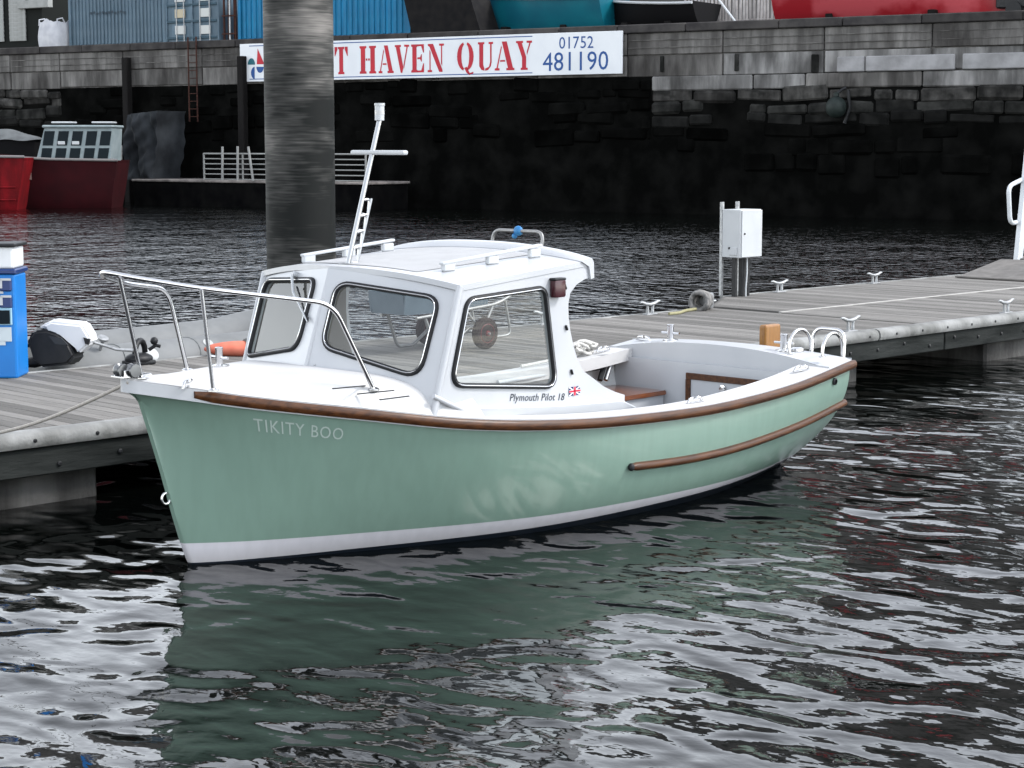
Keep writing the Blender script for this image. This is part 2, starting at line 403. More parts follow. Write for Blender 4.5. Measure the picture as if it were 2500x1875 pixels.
# cliff-like hill behind the yard (seen in the water's reflection)
HILL = mat('quarried_cliff', (.032, .033, .030), .95, col2=(.105, .10, .098), nscale=.10, contrast=(.38, .62))
q = MB()
hp = [(0, 0), (5, 12), (10, 22), (20, 30), (50, 41), (100, 44)]
def hill(uu, vv):
    k = vv * (len(hp) - 1); i = min(int(k), len(hp) - 2); f = k - i
    dd = hp[i][0] * (1 - f) + hp[i + 1][0] * f; z = hp[i][1] * (1 - f) + hp[i + 1][1] * f
    s_ = -140 + uu * 320
    z *= .82 + .16 * math.sin(s_ * .05 + 1) + .07 * math.sin(s_ * .17 + vv * 3)
    return wp(s_, QZ - .2 + z, -48 - dd + 5 * math.sin(s_ * .09))
q.grid(hill, 70, 14)
struct(q.done('hill', HILL, smooth=60))

# ---- timber fender piles, ladder, buoy on the wall
for u, v, lab in ((310, 140, 'dark timber fender pile on the quay wall beside the tarpaulin'), (592, 137, 'dark timber fender pile on the quay wall in front of the sign')):
    s_, z_ = ws(u, v, .3); q = MB(); q.box((0, 0, (z_ - 2) / 2), (.30, .30, z_ + 2), None, .03)
    o = q.done('fender_pile', DARKWOOD); o.location = wp(s_, 0, .34); o.rotation_euler = (0, 0, WROT); tag(o, lab, 'pile', 'timber piles on the quay wall')
lad = thing('wall_ladder', 'thin rusty ladder rails hanging down the quay wall', 'ladder')
RUST = mat('rusty_iron', (.035, .016, .014), .8, col2=(.07, .03, .022), nscale=9)
la, lb = ws(459, 110, .2)[0], ws(479, 110, .2)[0]
for s_ in (la, lb): q = MB(); q.cyl(wp(s_, 3.2, .2), wp(s_, QZ + .15, .2), .03, n=8); q.done('rail', RUST, lad)
for i in range(9): q = MB(); q.cyl(wp(la, 3.4 + i * .3, .2), wp(lb, 3.4 + i * .3, .2), .015, n=6); q.done('rung', RUST, lad)
s_, z_ = ws(2040, 262, .4)
bu = thing('mooring_buoy', 'dark green ball fender chained against the stone quay wall', 'fender')
q = MB(); q.ball((0, 0, 0), .33, (1, 1, 1.05), 20); q.lathe([(.05, .3), (.09, .34), (.09, .46), (.04, .48)])
o = q.done('ball', mat('green_plastic', (.010, .017, .016), .6, col2=(.02, .03, .027), nscale=4), bu, 40); o.location = wp(s_, z_, .36)
q = MB(); q.tube([wp(s_, z_ + .42, .36), wp(s_ + .1, z_ + .55, .2), wp(s_ + .2, z_ + .62, .08)], .05, 8); q.tube([wp(s_ + .3, z_ + .55, .12), wp(s_ + .36, z_, .12), wp(s_ + .2, z_ - .5, .12)], .06, 8)
q.done('chain', BLACKP, bu, 40)

# ---- the sign
SIGNW = mat('sign_white', (.80, .83, .86), .5, col2=(.72, .75, .79), nscale=.8)
SRED = mat('sign_red', (.52, .012, .03), .5, col2=(.42, .01, .03), nscale=2); SBLUE = mat('sign_blue', (.012, .075, .27), .5); STEAL = mat('sign_teal', (.012, .12, .16), .5)
sg = thing('quay_sign', 'long white sign board with red stencil lettering and blue phone number', 'sign')
SO = .24
a, b_ = ws(585, 112, SO), ws(1520, 70, SO); zb = (ws(585, 198, SO)[1] + ws(1517, 182, SO)[1]) / 2; zt_ = (a[1] + b_[1]) / 2
S0, S1 = a[0], b_[0]
q = MB(); q.box((0, 0, 0), (S1 - S0, .05, zt_ - zb), None, .01)
o = q.done('board', SIGNW, sg); o.location = wp((S0 + S1) / 2, (zt_ + zb) / 2, SO - .025); o.rotation_euler = (0, 0, WROT)
SHT = zt_ - zb
def sgp(s_, h, k=1): return wp(s_, zb + h * SHT, SO + .006 * k)
def sgpx(u, v): s_, z_ = ws(u, v, SO); return s_, (z_ - zb) / SHT
def sgpoly(name, polys, m):
    q = MB()
    for P_ in polys: q.poly([sgp(*p) for p in P_])
    return q.done(name, m, sg, fix=False)
for v0 in (.93, .055):
    s0 = sgpx(820, 100)[0]; s1 = sgpx(1300, 85)[0]
    sgpoly('blue_line', [[(s0 - 4.2, v0), (s1, v0), (s1, v0 + .022), (s0 - 4.2, v0 + .022)]], SBLUE)
# stencil capitals as polygons on a unit cell (x 0..w, y 0..1)
def arc(cx, cy, rx, ry, a0, a1, n=10): return [(cx + rx * math.cos(R(a0 + (a1 - a0) * i / n)), cy + ry * math.sin(R(a0 + (a1 - a0) * i / n))) for i in range(n + 1)]
def band(cx, cy, ro, ri, a0, a1): return arc(cx, cy, *ro, a0, a1) + arc(cx, cy, *ri, a1, a0)
SER = .07
def stem(x0, x1, y0=0, y1=1): return [(x0 - .06, y0), (x1 + .06, y0), (x1 + .06, y0 + SER), (x1, y0 + SER + .03), (x1, y1 - SER - .03), (x1 + .06, y1 - SER), (x1 + .06, y1), (x0 - .06, y1), (x0 - .06, y1 - SER), (x0, y1 - SER - .03), (x0, y0 + SER + .03), (x0 - .06, y0 + SER)]
GL = {
 'T': (.72, [stem(.26, .46, 0, 1), [(.02, .66), (.05, .66), (.17, .90), (.17, 1), (.02, 1)], [(.70, .66), (.67, .66), (.55, .90), (.55, 1), (.70, 1)]]),
 'H': (.86, [stem(.08, .30), stem(.56, .78), [(.33, .47), (.41, .47), (.41, .55), (.33, .55)], [(.45, .47), (.53, .47), (.53, .55), (.45, .55)]]),
 'A': (.86, [[(.30, 1), (.52, 1), (.80, .08), (.86, .08), (.86, 0), (.50, 0), (.50, .08), (.57, .08)], [(.27, .86), (.30, .80), (.12, .09), (.20, .07), (.20, 0), (-.02, 0), (-.02, .07), (.06, .09)], [(.22, .30), (.45, .30), (.44, .36), (.235, .36)]]),
 'V': (.86, [[(.0, 1), (.36, 1), (.36, .93), (.29, .92), (.50, .18), (.43, 0), (.34, 0), (.06, .92), (0, .93)], [(.55, 1), (.84, 1), (.84, .93), (.76, .92), (.53, .14), (.50, .26), (.69, .92), (.55, .93)]]),
 'E': (.74, [stem(.08, .30), [(.34, .93), (.34, 1), (.68, 1), (.68, .70), (.64, .70), (.54, .93)], [(.34, .0), (.34, .07), (.54, .07), (.64, .32), (.68, .32), (.68, 0)], [(.34, .47), (.48, .47), (.54, .38), (.57, .38), (.57, .65), (.54, .65), (.48, .54), (.34, .54)]]),
 'N': (.92, [[(.02, 1), (.30, 1), (.80, .06), (.80, 0), (.62, 0), (.10, .90), (.02, .93)], [(.10, .80), (.16, .70), (.16, .08), (.24, .07), (.24, 0), (.0, 0), (.0, .07), (.10, .08)], [(.72, .30), (.78, .20), (.78, .92), (.88, .93), (.88, 1), (.62, 1), (.62, .93), (.72, .92)]]),
 'Q': (.84, [band(.38, .52, (.36, .50), (.15, .42), 100, 260), band(.45, .52, (.36, .50), (.15, .42), 80, -80), [(.36, .12), (.48, .16), (.62, -.06), (.80, -.02), (.80, -.08), (.60, -.14), (.46, -.04)]]),
 'U': (.86, [[(.02, 1), (.36, 1), (.36, .93), (.30, .92), (.30, .22), (.36, .08), (.36, 0), (.20, .04), (.09, .16), (.09, .92), (.02, .93)], [(.40, 0), (.56, .03), (.70, .16), (.74, .30), (.74, .92), (.82, .93), (.82, 1), (.58, 1), (.58, .93), (.66, .92), (.66, .30), (.60, .14), (.40, .08)]]),
 'Y': (.84, [[(0, 1), (.36, 1), (.36, .93), (.30, .92), (.52, .45), (.52, .08), (.60, .07), (.60, 0), (.24, 0), (.24, .07), (.31, .08), (.31, .42), (.07, .92), (0, .93)], [(.54, 1), (.82, 1), (.82, .93), (.75, .92), (.56, .50), (.55, .62), (.68, .92), (.54, .93)]]),
}
LET = [('T', 827, 850), ('H', 877, 919), ('A', 925, 961), ('V', 964, 1000), ('E', 1003, 1038), ('N', 1044, 1086), ('Q', 1115, 1158), ('U', 1166, 1206), ('A', 1209, 1256), ('Y', 1260, 1300)]
for ch, u0, u1 in LET:
    wd, ps = GL[ch]
    if ch == 'T': u0 = 816
    s0, s1 = sgpx(u0, 130)[0], sgpx(u1, 130)[0]
    x0, x1 = 0, wd
    sgpoly('red_letter', [[(s0 + (x - x0) / (x1 - x0) * (s1 - s0), .14 + .70 * y) for x, y in P_] for P_ in ps], SRED)
D0W = (lambda v_: max(p.x for p in v_) - min(p.x for p in v_))(text_mesh('0')[0])
for body, u0, u1, h0, h1 in (('01752', 1364, 1450, .62, .90), ('481190', 1324, 1487, .10, .54)):
    s0, s1 = sgpx(u0, 130)[0], sgpx(u1, 130)[0]; cw = (s1 - s0) / len(body)
    for k_, ch in enumerate(body):
        vv, ff = text_mesh(ch, 1.)
        x0 = min(p.x for p in vv); x1 = max(p.x for p in vv); y0 = min(p.y for p in vv); y1 = max(p.y for p in vv)
        gw_ = cw * .86 * (x1 - x0) / D0W; so_ = s0 + cw * k_ + (cw - gw_) / 2
        raw('blue_digit', [sgp(so_ + (p.x - x0) / (x1 - x0) * gw_, h0 + (p.y - y0) / (y1 - y0) * (h1 - h0)) for p in vv], ff, SBLUE, sg)
# emblem: four petals
def ep(pxs): return [sgpx(*p) for p in pxs]
sgpoly('emblem_sail', [ep([(629, 118), (646, 157), (627, 157)])], SRED)
def petal(cx, cy, rx, ry, a0, a1): return [sgpx(cx + rx * math.cos(R(a)), cy - ry * math.sin(R(a))) for a in [a0 + (a1 - a0) * i / 10 for i in range(11)]]
sgpoly('emblem_petal', [petal(614, 158, 9, 16, 0, 180)], STEAL)
sgpoly('emblem_petal', [petal(635, 163, 9, 15, 180, 360)], SBLUE)
sgpoly('emblem_petal', [petal(622, 178, 9, 15, 90, 270)], SBLUE)

# ---- yard: containers, boats, fence
def on_quay(u, off): return wp(ws(u, 100, off)[0], QZ - .1, off)
def yard(name, label, cat, u, off, group=None):
    p = on_quay(u, off); return thing(name, label, cat, p, WROT, group)
def corr_box(root, L_, D_, H_, m, ridges=True, pitch=.28):
    q = MB(); q.box((L_ / 2, D_ / 2, H_ / 2), (L_ - .1, D_ - .1, H_ - .1)); q.done('body', m, root)
    if ridges:
        n = int((L_ - .3) / pitch); q0 = MB(); q0.box((0, 0, H_ / 2), (pitch * .5, .06, H_ - .35), None, .02); r0 = q0.done('side_ridge', m, root); r0.location = (.3, .03, 0)
        for i in range(1, n): inst(r0.data, 'side_ridge', root, (.3 + i * pitch, .03, 0))
    for x in (.06, L_ - .06):
        q = MB(); q.box((x, .04, H_ / 2), (.14, .14, H_), None, .01); q.done('corner_post', m, root)
    for z in (.08, H_ - .08):
        q = MB(); q.box((L_ / 2, .03, z), (L_ - .26, .12, .15), None, .01); q.done('rail', m, root)
GB = mat('greyblue_container', (.135, .20, .255), .6, col2=(.10, .165, .22), nscale=2.2, bump=.1, bscale=30, streak=.3)
CB = mat('bright_blue_container', (.004, .205, .40), .6, col2=(.003, .17, .36), nscale=2, streak=.3)
s170, s405, s535 = ws(170, 100, -.9)[0], ws(405, 100, -.9)[0], ws(535, 100, -.9)[0]
ct = yard('shipping_container', 'grey blue shipping container with doors beside the white bulk bag', 'container', 170, -.9)
corr_box(ct, s405 - s170, 2.4, 2.6, GB, True, .2)
# faint stencilled marks on the side (unreadable smudges in the photograph)
DK = mat('faded_black_paint', (.05, .07, .09), .8)
for i in range(12):
    q = MB(); q.box((1.3 + i * .17, -.03, 1.45 + .03 * math.sin(i * 2.1)), (.09, .012, .10)); q.done('smudged_mark', DK, ct)
dr = yard('container_door_end', 'pale grey blue container end with barred doors and white plates', 'container', 405, -.9)
LD = s535 - s405
q = MB(); q.box((LD / 2, 1.2, 1.3), (LD - .02, 2.3, 2.56)); q.done('body', GB, dr)
PLATE = mat('pale_plate', (.55, .57, .56), .5); PLY = mat('cream_plate', (.48, .42, .30), .5)
for x in (.04, LD / 2, LD - .04): q = MB(); q.box((x, .03, 1.3), (.09, .08, 2.56), None, .01); q.done('post', GB, dr)
for i, z in enumerate((.3, .95, 1.6, 2.2)):
    q = MB(); q.box((LD / 2, .02, z), (LD - .2, .06, .09), None, .01); q.done('door_bar', mat('dark_blue_steel', (.03, .07, .10), .6), dr)
for i, x in enumerate((LD * .22, LD * .36, LD * .66, LD * .84)):
    q = MB(); q.cyl((x, -.03, .05), (x, -.03, 2.5), .022, n=8); q.done('lock_rod', GALV, dr)
for x, z, m_ in ((LD * .28, 1.27, PLY), (LD * .75, 1.27, PLATE), (LD * .75, .6, PLATE), (LD * .28, 1.9, PLATE), (LD * .75, 1.9, PLATE), (LD * .28, .62, PLATE)):
    q = MB(); q.box((x, -.005, z), (.55, .02, .34), None, .005); q.done('plate', m_, dr)
rs = yard('rusty_rack', 'dark red upright steel rack between the two containers', 'rack', 541, -.9)
for i in range(5):
    q = MB(); q.box((.07 + i * .15, .1 + .1 * (i % 2), 1.2), (.07, .07, 2.4), None, .01); q.done('upright', RUST if i != 2 else GALV, rs)
for z in (.4, 1.1, 1.8): q = MB(); q.box((.38, .05, z), (.74, .05, .06)); q.done('crossbar', RUST, rs)
bc = yard('blue_container', 'bright blue corrugated shipping container behind the sign', 'container', 583, -.9)
corr_box(bc, ws(1003, 80, -.9)[0] - ws(583, 80, -.9)[0], 2.4, 2.6, CB, True, .26)
# left sheds and bag
sh = yard('clad_shed', 'pale weatherboarded shed with a dark door opening', 'shed', -70, -3)
SHEDM = mat('pale_cladding', (.36, .37, .36), .7, col2=(.28, .29, .28), nscale=3)
q = MB(); q.box((2.3, 1.5, 1.5), (4.4, 3, 3)); q.done('frame', mat('dark_opening', (.012, .014, .013), .9), sh)
c0 = MB(); c0.box((0, 0, 0), (1.85, .05, .22), Matrix.Rotation(.12, 4, 'X'), .01); c1 = c0.done('cladding_board', SHEDM, sh); c1.location = (1.25, -.06, .7)
for i in range(1, 11): inst(c1.data, 'cladding_board', sh, (1.25, -.06, .7 + i * .2))
for i in range(10): inst(c1.data, 'cladding_board', sh, (3.05, -.06, .7 + i * .2), (0, 0, 0), (.55, 1, 1))
q = MB(); q.box((4.2, -.1, 2.15), (1.9, .3, .35), None, .02); q.done('lintel', SHEDM, sh)
bgm = mat('white_woven_bag', (.60, .61, .64), .8, col2=(.48, .49, .53), nscale=3, bump=.4, bscale=6)
bag = yard('bulk_bag', 'full white woven bulk bag standing on the quay edge', 'bag', 84, -.4)
q = MB()
def bagf(u_, v_):
    a_ = u_ * 2 * math.pi; z = v_ * 1.18; c_, s2 = math.cos(a_), math.sin(a_); k_ = (abs(c_) ** 4 + abs(s2) ** 4) ** -.25
    r = .62 * (1 + .10 * math.sin(v_ * 3.0) - .05 * v_) * (1 + .03 * math.sin(5 * a_ + 3 * v_))
    if v_ > .99: z += .06 * math.sin(3 * a_) + .05 * math.sin(7 * a_)
    return (.75 + r * k_ * c_ * .97, .6 + r * k_ * s2, z)
q.grid(bagf, 40, 12); q.poly([bagf(i / 40, .93) for i in range(40)])
q.done('sack', bgm, bag, 50)
for x in (.2, 1.25): q = MB(); q.tube([(x, .1, 1.0), (x, .12, 1.25), (x + .12, .3, 1.3), (x + .1, .5, 1.05)], .03, 6); q.done('lifting_loop', bgm, bag)
# boats ashore
def ashore(name, label, u0, u1, off, h, m, deckm, flip=False, rake=.5, keel=.3):
    s0, s1 = ws(u0, 60, off)[0], ws(u1, 60, off)[0]; Lb = s1 - s0
    t_ = thing(name, label, 'boat', wp(s0, QZ - .1, off), WROT)
    q = MB()
    def hf(a_, b2):
        x = a_ * Lb; x2 = Lb - x if flip else x
        bw = 1.1 * (1 - max(0, (x2 / Lb - .35) / .65) ** 2.2) + .02
        tz = h + .25 * (x2 / Lb) ** 2; ang = b2 * math.pi
        y = -math.cos(ang); prof = 1 - abs(y) ** 3
        xx = x + (rake * (tz - 0) * .0)
        return (xx, 1.1 + y * bw, keel + (tz - keel) * (1 - prof) + .0)
    q.grid(hf, 24, 18); q.poly([hf(0, j / 18) for j in range(19)]); q.poly([hf(1, j / 18) for j in range(19)])
    q.done('hull', m, t_, 40)
    for x in (Lb * .25, Lb * .7): q = MB(); q.box((x, 1.1, .16), (.25, 1.6, .32), None, .02); q.done('cradle_block', DARKWOOD, t_)
    q = MB(); q.tube([(hf(a_ / 24, 0)[0], hf(a_ / 24, 0)[1] - .02, hf(a_ / 24, 0)[2] - .06) for a_ in range(25)], .05, 6); q.done('rubbing_strip', deckm, t_)
    q = MB(); q.grid(lambda a_, b2: (hf(a_, 0)[0], hf(a_, 0)[1] * (1 - b2) + hf(a_, 1)[1] * b2, hf(a_, 0)[2] - .04), 24, 4); q.done('deck', deckm, t_)
    return t_
TEALM = mat('teal_paint', (.004, .135, .185), .35, col2=(.004, .10, .15), nscale=1.2)
ashore('teal_boat', 'teal hulled wooden boat ashore above the phone number', 1140, 1462, -1.4, 1.25, TEALM, mat('pale_trim', (.45, .42, .42), .6), True, keel=-.1)
bk = yard('black_skip', 'black slope-sided steel skip between blue container and teal boat', 'skip', 992, -.55)
q = MB(); Ls = ws(1165, 60, -.55)[0] - ws(992, 60, -.55)[0]
q.prism([(.25, 0, .1), (Ls + .15, 0, .1), (Ls - .45, 0, 1.75), (-.2, 0, 1.75)], (0, 1.3, 0)); q.done('body', mat('black_paint', (.005, .005, .006), .85, col2=(.012, .011, .011), nscale=3), bk)
q = MB(); q.box((Ls / 2 - .3, 0.0, 1.70), (Ls - .2, .12, .14), None, .02); q.done('rim', BLACKP, bk)
ashore('black_boat', 'black hulled boat ashore with a white gunwale beside the paling fence', 1455, 1690, -1.6, .95, mat('black_hull', (.004, .004, .005), .8), WHITEP, True, keel=.05)
fc = yard('paling_fence', 'weathered grey paling fence on the quay beside the red boat', 'fence', 1672, -4)
LF = ws(1905, 50, -4)[0] - ws(1672, 50, -4)[0]
PAL = mat('grey_paling', (.30, .28, .275), .85, col2=(.42, .40, .39), nscale=4, rnd=.25)
p0 = MB(); p0.box((0, 0, .9), (.075, .025, 1.8)); pl = p0.done('paling', PAL, fc); pl.location = (0, 0, 0)
n = int(LF / .135)
for i in range(1, n): inst(pl.data, 'paling', fc, (i * .135 + random.uniform(-.012, .012), 0, random.uniform(-.05, .05)), (0, random.uniform(-.02, .02), 0))
for z in (.4, 1.3): q = MB(); q.box((LF / 2, .04, z), (LF, .04, .07)); q.done('fence_rail', PAL, fc)
q = MB(); a_, c_ = wq(1748, -10, -1.0), wq(1795, 52, -.5); q.cyl(a_, c_, .035, n=8)
tag(q.done('white_spar', WHITEP), 'thin white spar leaning against the paling fence', 'pole')
ashore('red_boat_ashore', 'bright red hull lying ashore on the quay beyond the paling fence', 1880, 2440, -.9, 1.05,
       mat('faded_red_hull', (.30, .012, .02), .35, col2=(.46, .07, .085), nscale=.55, contrast=(.45, .55)), mat('red_trim', (.22, .01, .012), .5), False, keel=-.1)
tr_ = yard('dark_trailer', 'dark box trailer on the quay past the red hull', 'trailer', 2425, -1.5)
q = MB(); q.box((1.3, 1, .75), (2.6, 1.8, .9), None, .04); q.done('body', BLACKP, tr_)
for x in (.6, 1.9):
    q = MB(); q.cyl((x, .0, .25), (x, .18, .25), .25, n=18); q.done('wheel', RUBBER, tr_)

# ---- far pontoon, railings, red work boats, tarpaulin
fp = thing('far_pontoon', 'low steel pontoon with pale deck edge moored under the quay wall', 'pontoon')
sA, sB = ws(330, 460, 3)[0], ws(905, 460, 3)[0]
q = MB(); q.box((0, 0, .35), (sB - sA, 2.4, 1.1), None, .04); o = q.done('hull', mat('dark_steel', (.0025, .0025, .003), 1., col2=(.006, .006, .006), nscale=2, spec=.02), fp); o.location = wp((sA + sB) / 2, 0, 1.9); o.rotation_euler = (0, 0, WROT)
q = MB(); q.box((0, 0, .945), (sB - sA + .1, 2.5, .09), None, .02); o = q.done('deck_edge', mat('worn_deck_edge', (.30, .27, .255), .85, col2=(.12, .11, .105), nscale=2), fp); o.location = wp((sA + sB) / 2, 0, 1.9); o.rotation_euler = (0, 0, WROT)
rl = thing('pontoon_railing', 'pale five-bar railing along the far steel pontoon', 'railing')
RAILM = mat('dull_white_rail', (.27, .275, .27), .7)
ra, rb = ws(498, 400, 2.8)[0], ws(893, 400, 2.8)[0]
for i in range(6): q = MB(); q.cyl(wp(ra, 1.02 + .19 * i, 2.8), wp(rb, 1.02 + .19 * i, 2.8), .022 if i < 5 else .03, n=6); q.done('rail_bar', RAILM, rl)
for i in range(5): s_ = ra + (rb - ra) * i / 4; q = MB(); q.cyl(wp(s_, .95, 2.8), wp(s_, 1.99, 2.8), .035, n=8); q.done('post', RAILM, rl)
for u, v0, v1, du in ((543, 358, 438, 0), (580, 357, 425, 0), (606, 358, 438, 12)):
    s0, z0 = ws(u, v0, 3.0); s1, z1 = ws(u + du, v1, 3.0); q = MB(); q.cyl(wp(s0, z0, 3.0), wp(s1, .98, 3.0), .045, n=8)
    tag(q.done('mooring_pole', RAILM), {543: 'upright pale pole by the end post of the far pontoon railing', 580: 'upright pale pole in the middle of three at the far railing', 606: 'leaning pale pole against the far pontoon railing'}[u], 'pole', 'poles by the far railing')
q = MB(); s0, z0 = ws(294, 355, 3.2); q.tube([wp(s0, z0, 3.2), wp(s0 - .03, 1.6, 3.2), wp(s0 - .12, .5, 3.2)], .07, 8)
tag(q.done('white_post', RAILM), 'single pale post between red work boat and tarpaulin', 'post')
tp = thing('covered_machine', 'tall machine under a grey tarpaulin on the far pontoon', 'tarpaulin')
TARP = mat('grey_tarpaulin', (.036, .041, .047), .8, col2=(.014, .016, .019), nscale=1.2, bump=.7, bscale=3)
t0, t1 = ws(303, 300, 2.6)[0], ws(388, 300, 2.6)[0]
zt0, zt1 = ws(308, 280, 2.6)[1], ws(428, 270, 2.6)[1]
q = MB()
def tarp(u_, v_):
    z = .95 + v_ * (zt0 + (zt1 - zt0) * u_ - .95); s_ = t0 + (t1 - t0) * (u_ * (.78 + .22 * v_ ** 1.5)) + .05 * math.sin(9 * v_ + 4 * u_)
    return wp(s_, z, 2.6 + .13 * math.sin(u_ * 9 + v_ * 5) * (1 - .4 * v_) + .10 * math.sin(u_ * 4 - v_ * 8) + .05 * math.sin(u_ * 21 + v_ * 9) + .035 * math.sin(u_ * 13 - v_ * 26))
q.grid(tarp, 40, 36)
q.grid(lambda u_, v_: Vector(tarp(u_, 1)) - WN * (1.6 * v_), 40, 3); q.grid(lambda u_, v_: Vector(tarp(1, v_)) - WN * (1.6 * u_), 3, 36)
q.grid(lambda u_, v_: Vector(tarp(0, v_)) - WN * (1.6 * u_), 3, 36)
q.done('tarpaulin', TARP, tp, 60)

_wp = wp
BD = Vector((RT.x, RT.y, 0)); BN = Vector((-FW.x, -FW.y, 0)).normalized(); B0 = CAM - BN * 75.0; B0.z = 0
def wp(s, z, off=0.): return B0 + BD * s + BN * off + Vector((0, 0, z))
def ws(u, v, off=0.):
    p = onpl(u, v, B0 + BN * off, BN); return ((p - B0).dot(BD), p.z)
_wn, _wr = WN, WROT
WN = BN; WROT = math.atan2(BD.y, BD.x)
REDH = mat('red_work_hull', (.19, .003, .007), .75, col2=(.11, .003, .006), nscale=1.5, streak=.35)
DRED = mat('dark_red_hull', (.030, .0015, .0035), .8, col2=(.020, .001, .0025), nscale=1.5)
def hull_prism(root, s0, s1, off, z1, depth, m, name='hull', rake0=.0, rake1=.0, bow=1.6, rise=.3):
    """round-bilged work boat hull, bow towards s0, transom at s1; its side lies at off"""
    q = MB(); cy = off - depth / 2; Ls = s1 - s0
    def hf(a, b):
        x = a * Ls; t_ = min(1, x / bow); w = depth / 2 * (1 - (1 - t_) ** 2.2) * (1 - .10 * max(0, a - .6) / .4) + .02
        zt = z1 + rise * (1 - a) ** 2
        ang = (b - .5) * math.pi; y = math.sin(ang); cz = math.cos(ang) ** .55
        z = zt - (zt + .45) * cz
        xx = s0 + x + (rake0 * (1 - t_) + rake1 * max(0, a - .8) / .2) * (zt - z) / (zt + .45)
        return wp(xx, z, cy + w * (math.copysign(abs(y) ** .55, y)))
    q.grid(hf, 30, 24); q.poly([hf(1, k / 24) for k in range(25)])
    q.grid(lambda a, b: hf(a, 0).lerp(hf(a, 1), b) - Vector((0, 0, .06)), 30, 3)
    return q.done(name, m, root, 50)
wb = thing('red_work_boat', 'dark red work boat with grey many-windowed wheelhouse under the quay', 'boat')
b0, b1 = ws(58, 440, 5)[0], ws(285, 440, 5)[0]; zd = ws(150, 392, 5)[1]
hull_prism(wb, b0 - 2.2, b1, 5, zd, 2.6, DRED, 'hull', .8, -.35)
q = MB(); q.tube([wp(b0 - .5, zd + .12, 5.03), wp(b0 + 1, zd + .05, 5.03), wp(b1 + .03, zd + .01, 4.93)], .05, 8); q.done('gunwale', mat('grey_gunwale', (.18, .17, .17), .6), wb)
h0, h1 = ws(100, 350, 4.8)[0], ws(272, 350, 4.8)[0]; zr = ws(180, 312, 4.8)[1]
WHM = mat('wheelhouse_grey', (.27, .32, .335), .5, col2=(.20, .25, .265), nscale=3)
DGL = mat('dark_glass', (.006, .012, .017), .3, spec=.06)
q = MB(); q.prism([wp(h0 - .25, zd - .1, 4.7), wp(h1 - .08, zd - .1, 4.7), wp(h1, zr, 4.7), wp(h0 + .12, zr, 4.7)], WN * -1.9); q.done('wheelhouse', WHM, wb)
q = MB(); q.box((0, 0, 0), (h1 - h0 + .0, 2.1, .1), None, .03); o = q.done('wheelhouse_roof', WHM, wb); o.location = wp((h0 + h1) / 2 + .05, zr + .05, 3.75); o.rotation_euler = (0, 0, WROT)
for k_ in (.12, .75):
    q = MB(); q.box((0, 0, 0), (.75, .9, .06), None, .02); o = q.done('roof_hatch', WHITEP, wb); o.location = wp(h0 + (h1 - h0) * k_ + .35 * (1 if k_ < .5 else .6), zr + .2, 3.9); o.rotation_euler = (0, 0, WROT)
for r_, (za, zb2) in enumerate(((.46, .90), (.06, .38))):
    for i in range(5):
        f0, f1 = .07 + i * .187, .07 + i * .187 + .135; zz0, zz1 = zd + (zr - zd) * za, zd + (zr - zd) * zb2
        sk = lambda f_, z: wp(h0 - .25 + (h1 - h0 + .2) * f_ + .2 * (z - zd) / (zr - zd), z, 4.706)
        q = MB(); q.prism([sk(f0, zz0), sk(f1, zz0), sk(f1, zz1), sk(f0, zz1)], WN * .012); q.done('window_pane', DGL, wb)
for i in (1, 2):
    f0 = .07 + i * .187; q = MB(); p_ = wp(h0 - .25 + (h1 - h0 + .2) * (f0 + .06) + .1, zd + (zr - zd) * .54, 4.73); q.box(p_, (.26, .03, .12), WROT, .01); q.done('paper', WHITEP, wb)
q = MB(); q.tube([wp(b0 + .2, zd - .25, 5.05), wp(b0 + .22, zd - .7, 5.1)], .1, 10); q.done('fender', mat('old_fender', (.09, .05, .045), .7), wb)
rb_ = thing('red_open_boat', 'brighter red hull moored ahead of the dark red work boat', 'boat')
c1_ = ws(60, 440, 6.5)[0]; c0_ = c1_ - 2.5
zd2 = ws(30, 385, 6.5)[1]
hull_prism(rb_, c0_ - 3, c1_, 6.5, zd2, 1.7, REDH, 'hull', 1.1, -.45)
q = MB(); q.tube([wp(c0_ - .9, zd2 + .12, 6.50), wp(c0_ + 1, zd2 + .05, 6.53), wp(c1_ + .0, zd2 + .03, 6.45)], .05, 8); q.done('gunwale', mat('grey_gunwale', (.18, .17, .17), .6), rb_)
for z in (.35, .8): q = MB(); q.tube([wp(c0_ - .8, z, 6.46), wp(c1_ - .35, z, 6.46)], .03, 6); q.done('plank_edge', REDH, rb_)
cv = thing('covered_launch', 'dark launch under a grey canvas cover behind the red boats', 'boat')
d0, d1 = ws(-40, 340, 2.5)[0], ws(80, 340, 2.5)[0]; zc = ws(30, 342, 2.5)[1]
hull_prism(cv, d0 - 2, d1, 2.2, zc, 1.6, mat('black_hull', (.004, .004, .005), .8), 'hull', 0, -.3)
q = MB()
q.grid(lambda u_, v_: wp(d0 - 2 + (d1 - d0 + 2.1) * u_, zc + .46 * math.sin(math.pi * min(1, max(0, v_))) * (math.sin(math.pi * (u_ * .9 + .1)) ** .6) + .03 * math.sin(u_ * 20), 2.3 - 1.6 * v_), 30, 10)
q.done('canvas_cover', mat('grey_canvas', (.13, .14, .145), .8, col2=(.08, .085, .09), nscale=2), cv, 60)
wp, WN, WROT = _wp, _wn, _wr

